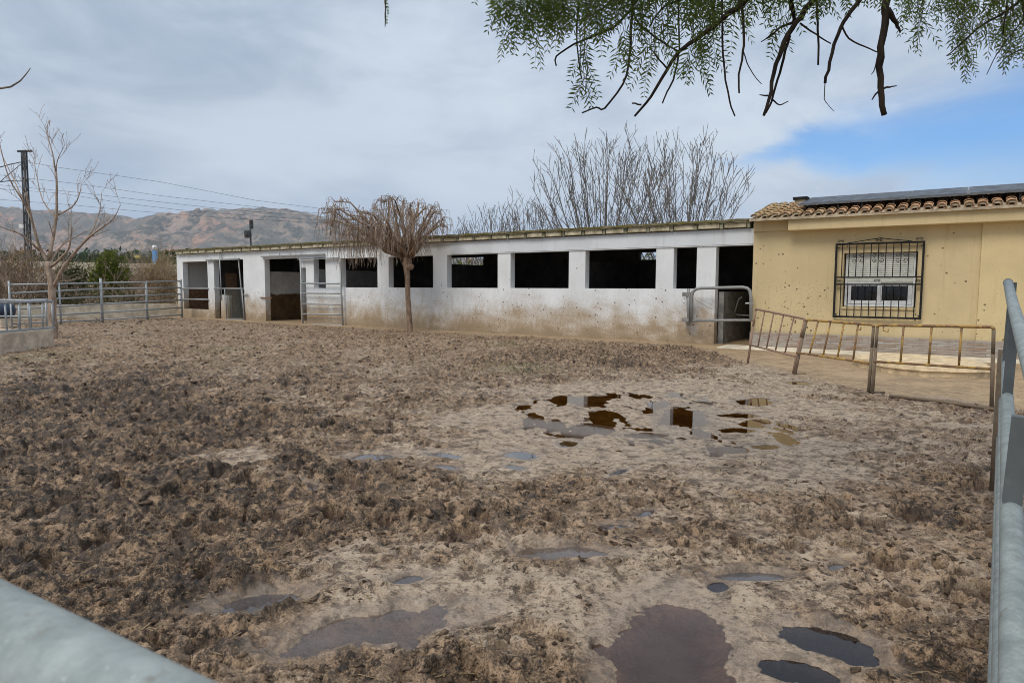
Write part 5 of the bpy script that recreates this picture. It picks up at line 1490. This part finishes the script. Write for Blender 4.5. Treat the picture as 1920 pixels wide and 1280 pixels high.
# ------------------------------------------------------------------ air
HAZE = True
if HAZE:
    m_ = MB(); m_.box(-6500, 6500, -1500, 6500, -6, 540)
    t = NT('haze_air'); v = t.n('ShaderNodeVolumePrincipled'); v.inputs['Color'].default_value = (.80,.87,1,1); v.inputs['Density'].default_value = 1.0e-4; v.inputs['Anisotropy'].default_value = .2
    t.l(v.outputs[0], t.out.inputs['Volume'])
    tag(m_.build('haze', t.m), 'thin bluish haze over the far hills', 'haze', None, 'stuff')

# ------------------------------------------------------------------ light
SUN_EL, SUN_AZ = R(52), R(222)     # azimuth clockwise from +Y
sd = Vector((math.sin(SUN_AZ)*math.cos(SUN_EL), math.cos(SUN_AZ)*math.cos(SUN_EL), math.sin(SUN_EL)))
sl_ = bpy.data.lights.new('sun', 'SUN'); sl_.energy = 1.9; sl_.angle = R(26); sl_.color = (1, .94, .85)
so = bpy.data.objects.new('sun', sl_); COL.objects.link(so); so.rotation_euler = (-sd).to_track_quat('-Z', 'Y').to_euler()

w = bpy.data.worlds.new('World'); sc.world = w; w.use_nodes = True
class WT(NT):
    def __init__(s): s.t = w.node_tree; s.t.nodes.clear(); s.tc = None; s.out = s.n('ShaderNodeOutputWorld')
t = WT()
dirn = t.co('Generated'); x, y, z = t.xyz(dirn)
deg = 57.29578
az = t.math('MULTIPLY', t.math('ARCTAN2', x, y), deg)
el = t.math('MULTIPLY', t.math('ARCSINE', z), deg)
sky = t.n('ShaderNodeTexSky', sky_type='NISHITA'); sky.sun_disc = False; sky.sun_elevation = SUN_EL; sky.sun_rotation = SUN_AZ
sky.air_density = 1.0; sky.dust_density = .6; sky.ozone_density = 2.0
blue = t.mix(1.0, sky.outputs[0], (.050,.098,.140), 'MULTIPLY')
flat = t.scale(dirn, (1, 1, 2.6))
n1 = t.noise(1.9, 6, .55, flat, .3); n2 = t.noise(4.5, 6, .6, flat, .5)
cn = t.math('ADD', t.math('MULTIPLY', n1, .65), t.math('MULTIPLY', n2, .35))
cloud = t.mix(t.rng(cn, .38, .62), (.39,.475,.60), (.62,.705,.80))
# grey layer high on the left, paler veil low in the middle
g1 = t.math('MULTIPLY', t.rng(t.math('ADD', az, t.math('MULTIPLY', n1, 30)), -22, 26, 1, 0), t.rng(el, 6, 15))
cloud = t.mix(t.math('MULTIPLY', g1, .6), cloud, t.mix(t.rng(n2, .35, .65), (.325,.405,.515), (.44,.525,.63)))
lowb = t.rng(t.math('ADD', el, t.math('MULTIPLY', n2, 5)), 2.5, 13, 1, 0)
cloud = t.mix(t.math('MULTIPLY', lowb, .72), cloud, (.45,.58,.755))
# the rift of open sky to the right
ell = t.math('ADD', el, t.math('MULTIPLY', t.math('SUBTRACT', n2, .5), 7.0))
hw = t.math('MAXIMUM', t.math('MULTIPLY', t.math('SUBTRACT', az, 15.0), .17), .01)
dd2 = t.math('DIVIDE', t.math('ABSOLUTE', t.math('SUBTRACT', ell, 10.8)), hw)
rift = t.math('MULTIPLY', t.rng(dd2, .0, 1.85, 1, 0), t.rng(az, 15, 24))
rift = t.math('MULTIPLY', rift, t.rng(az, 80, 110, 1, 0))
skyc = t.mix(t.math('MULTIPLY', rift, .86), cloud, blue)
# overcast brightens overhead
zen = t.mix(t.rng(el, 27, 75), (1, 1, 1), (2.2, 2.0, 1.78))      # the overcast is whiter and brighter overhead
vm = t.n('ShaderNodeVectorMath', operation='MULTIPLY'); t.l(skyc, vm.inputs[0]); t.l(zen, vm.inputs[1])
bg = t.n('ShaderNodeBackground'); t.l(vm.outputs[0], bg.inputs[0]); bg.inputs[1].default_value = 1.0
t.l(bg.outputs[0], t.out.inputs[0])

vs = sc.view_settings
sc.display_settings.display_device = 'sRGB'
vs.view_transform = 'Standard'; vs.look = 'None'; vs.exposure = 0.15; vs.gamma = 1.0; vs.use_curve_mapping = False
sc.cycles.use_denoising = True; sc.cycles.pixel_filter_type = 'BLACKMAN_HARRIS'; sc.cycles.filter_width = 0.95; sc.render.filter_size = 0.95
sc.cycles.max_bounces = 6; sc.cycles.volume_bounces = 0; sc.cycles.transparent_max_bounces = 6
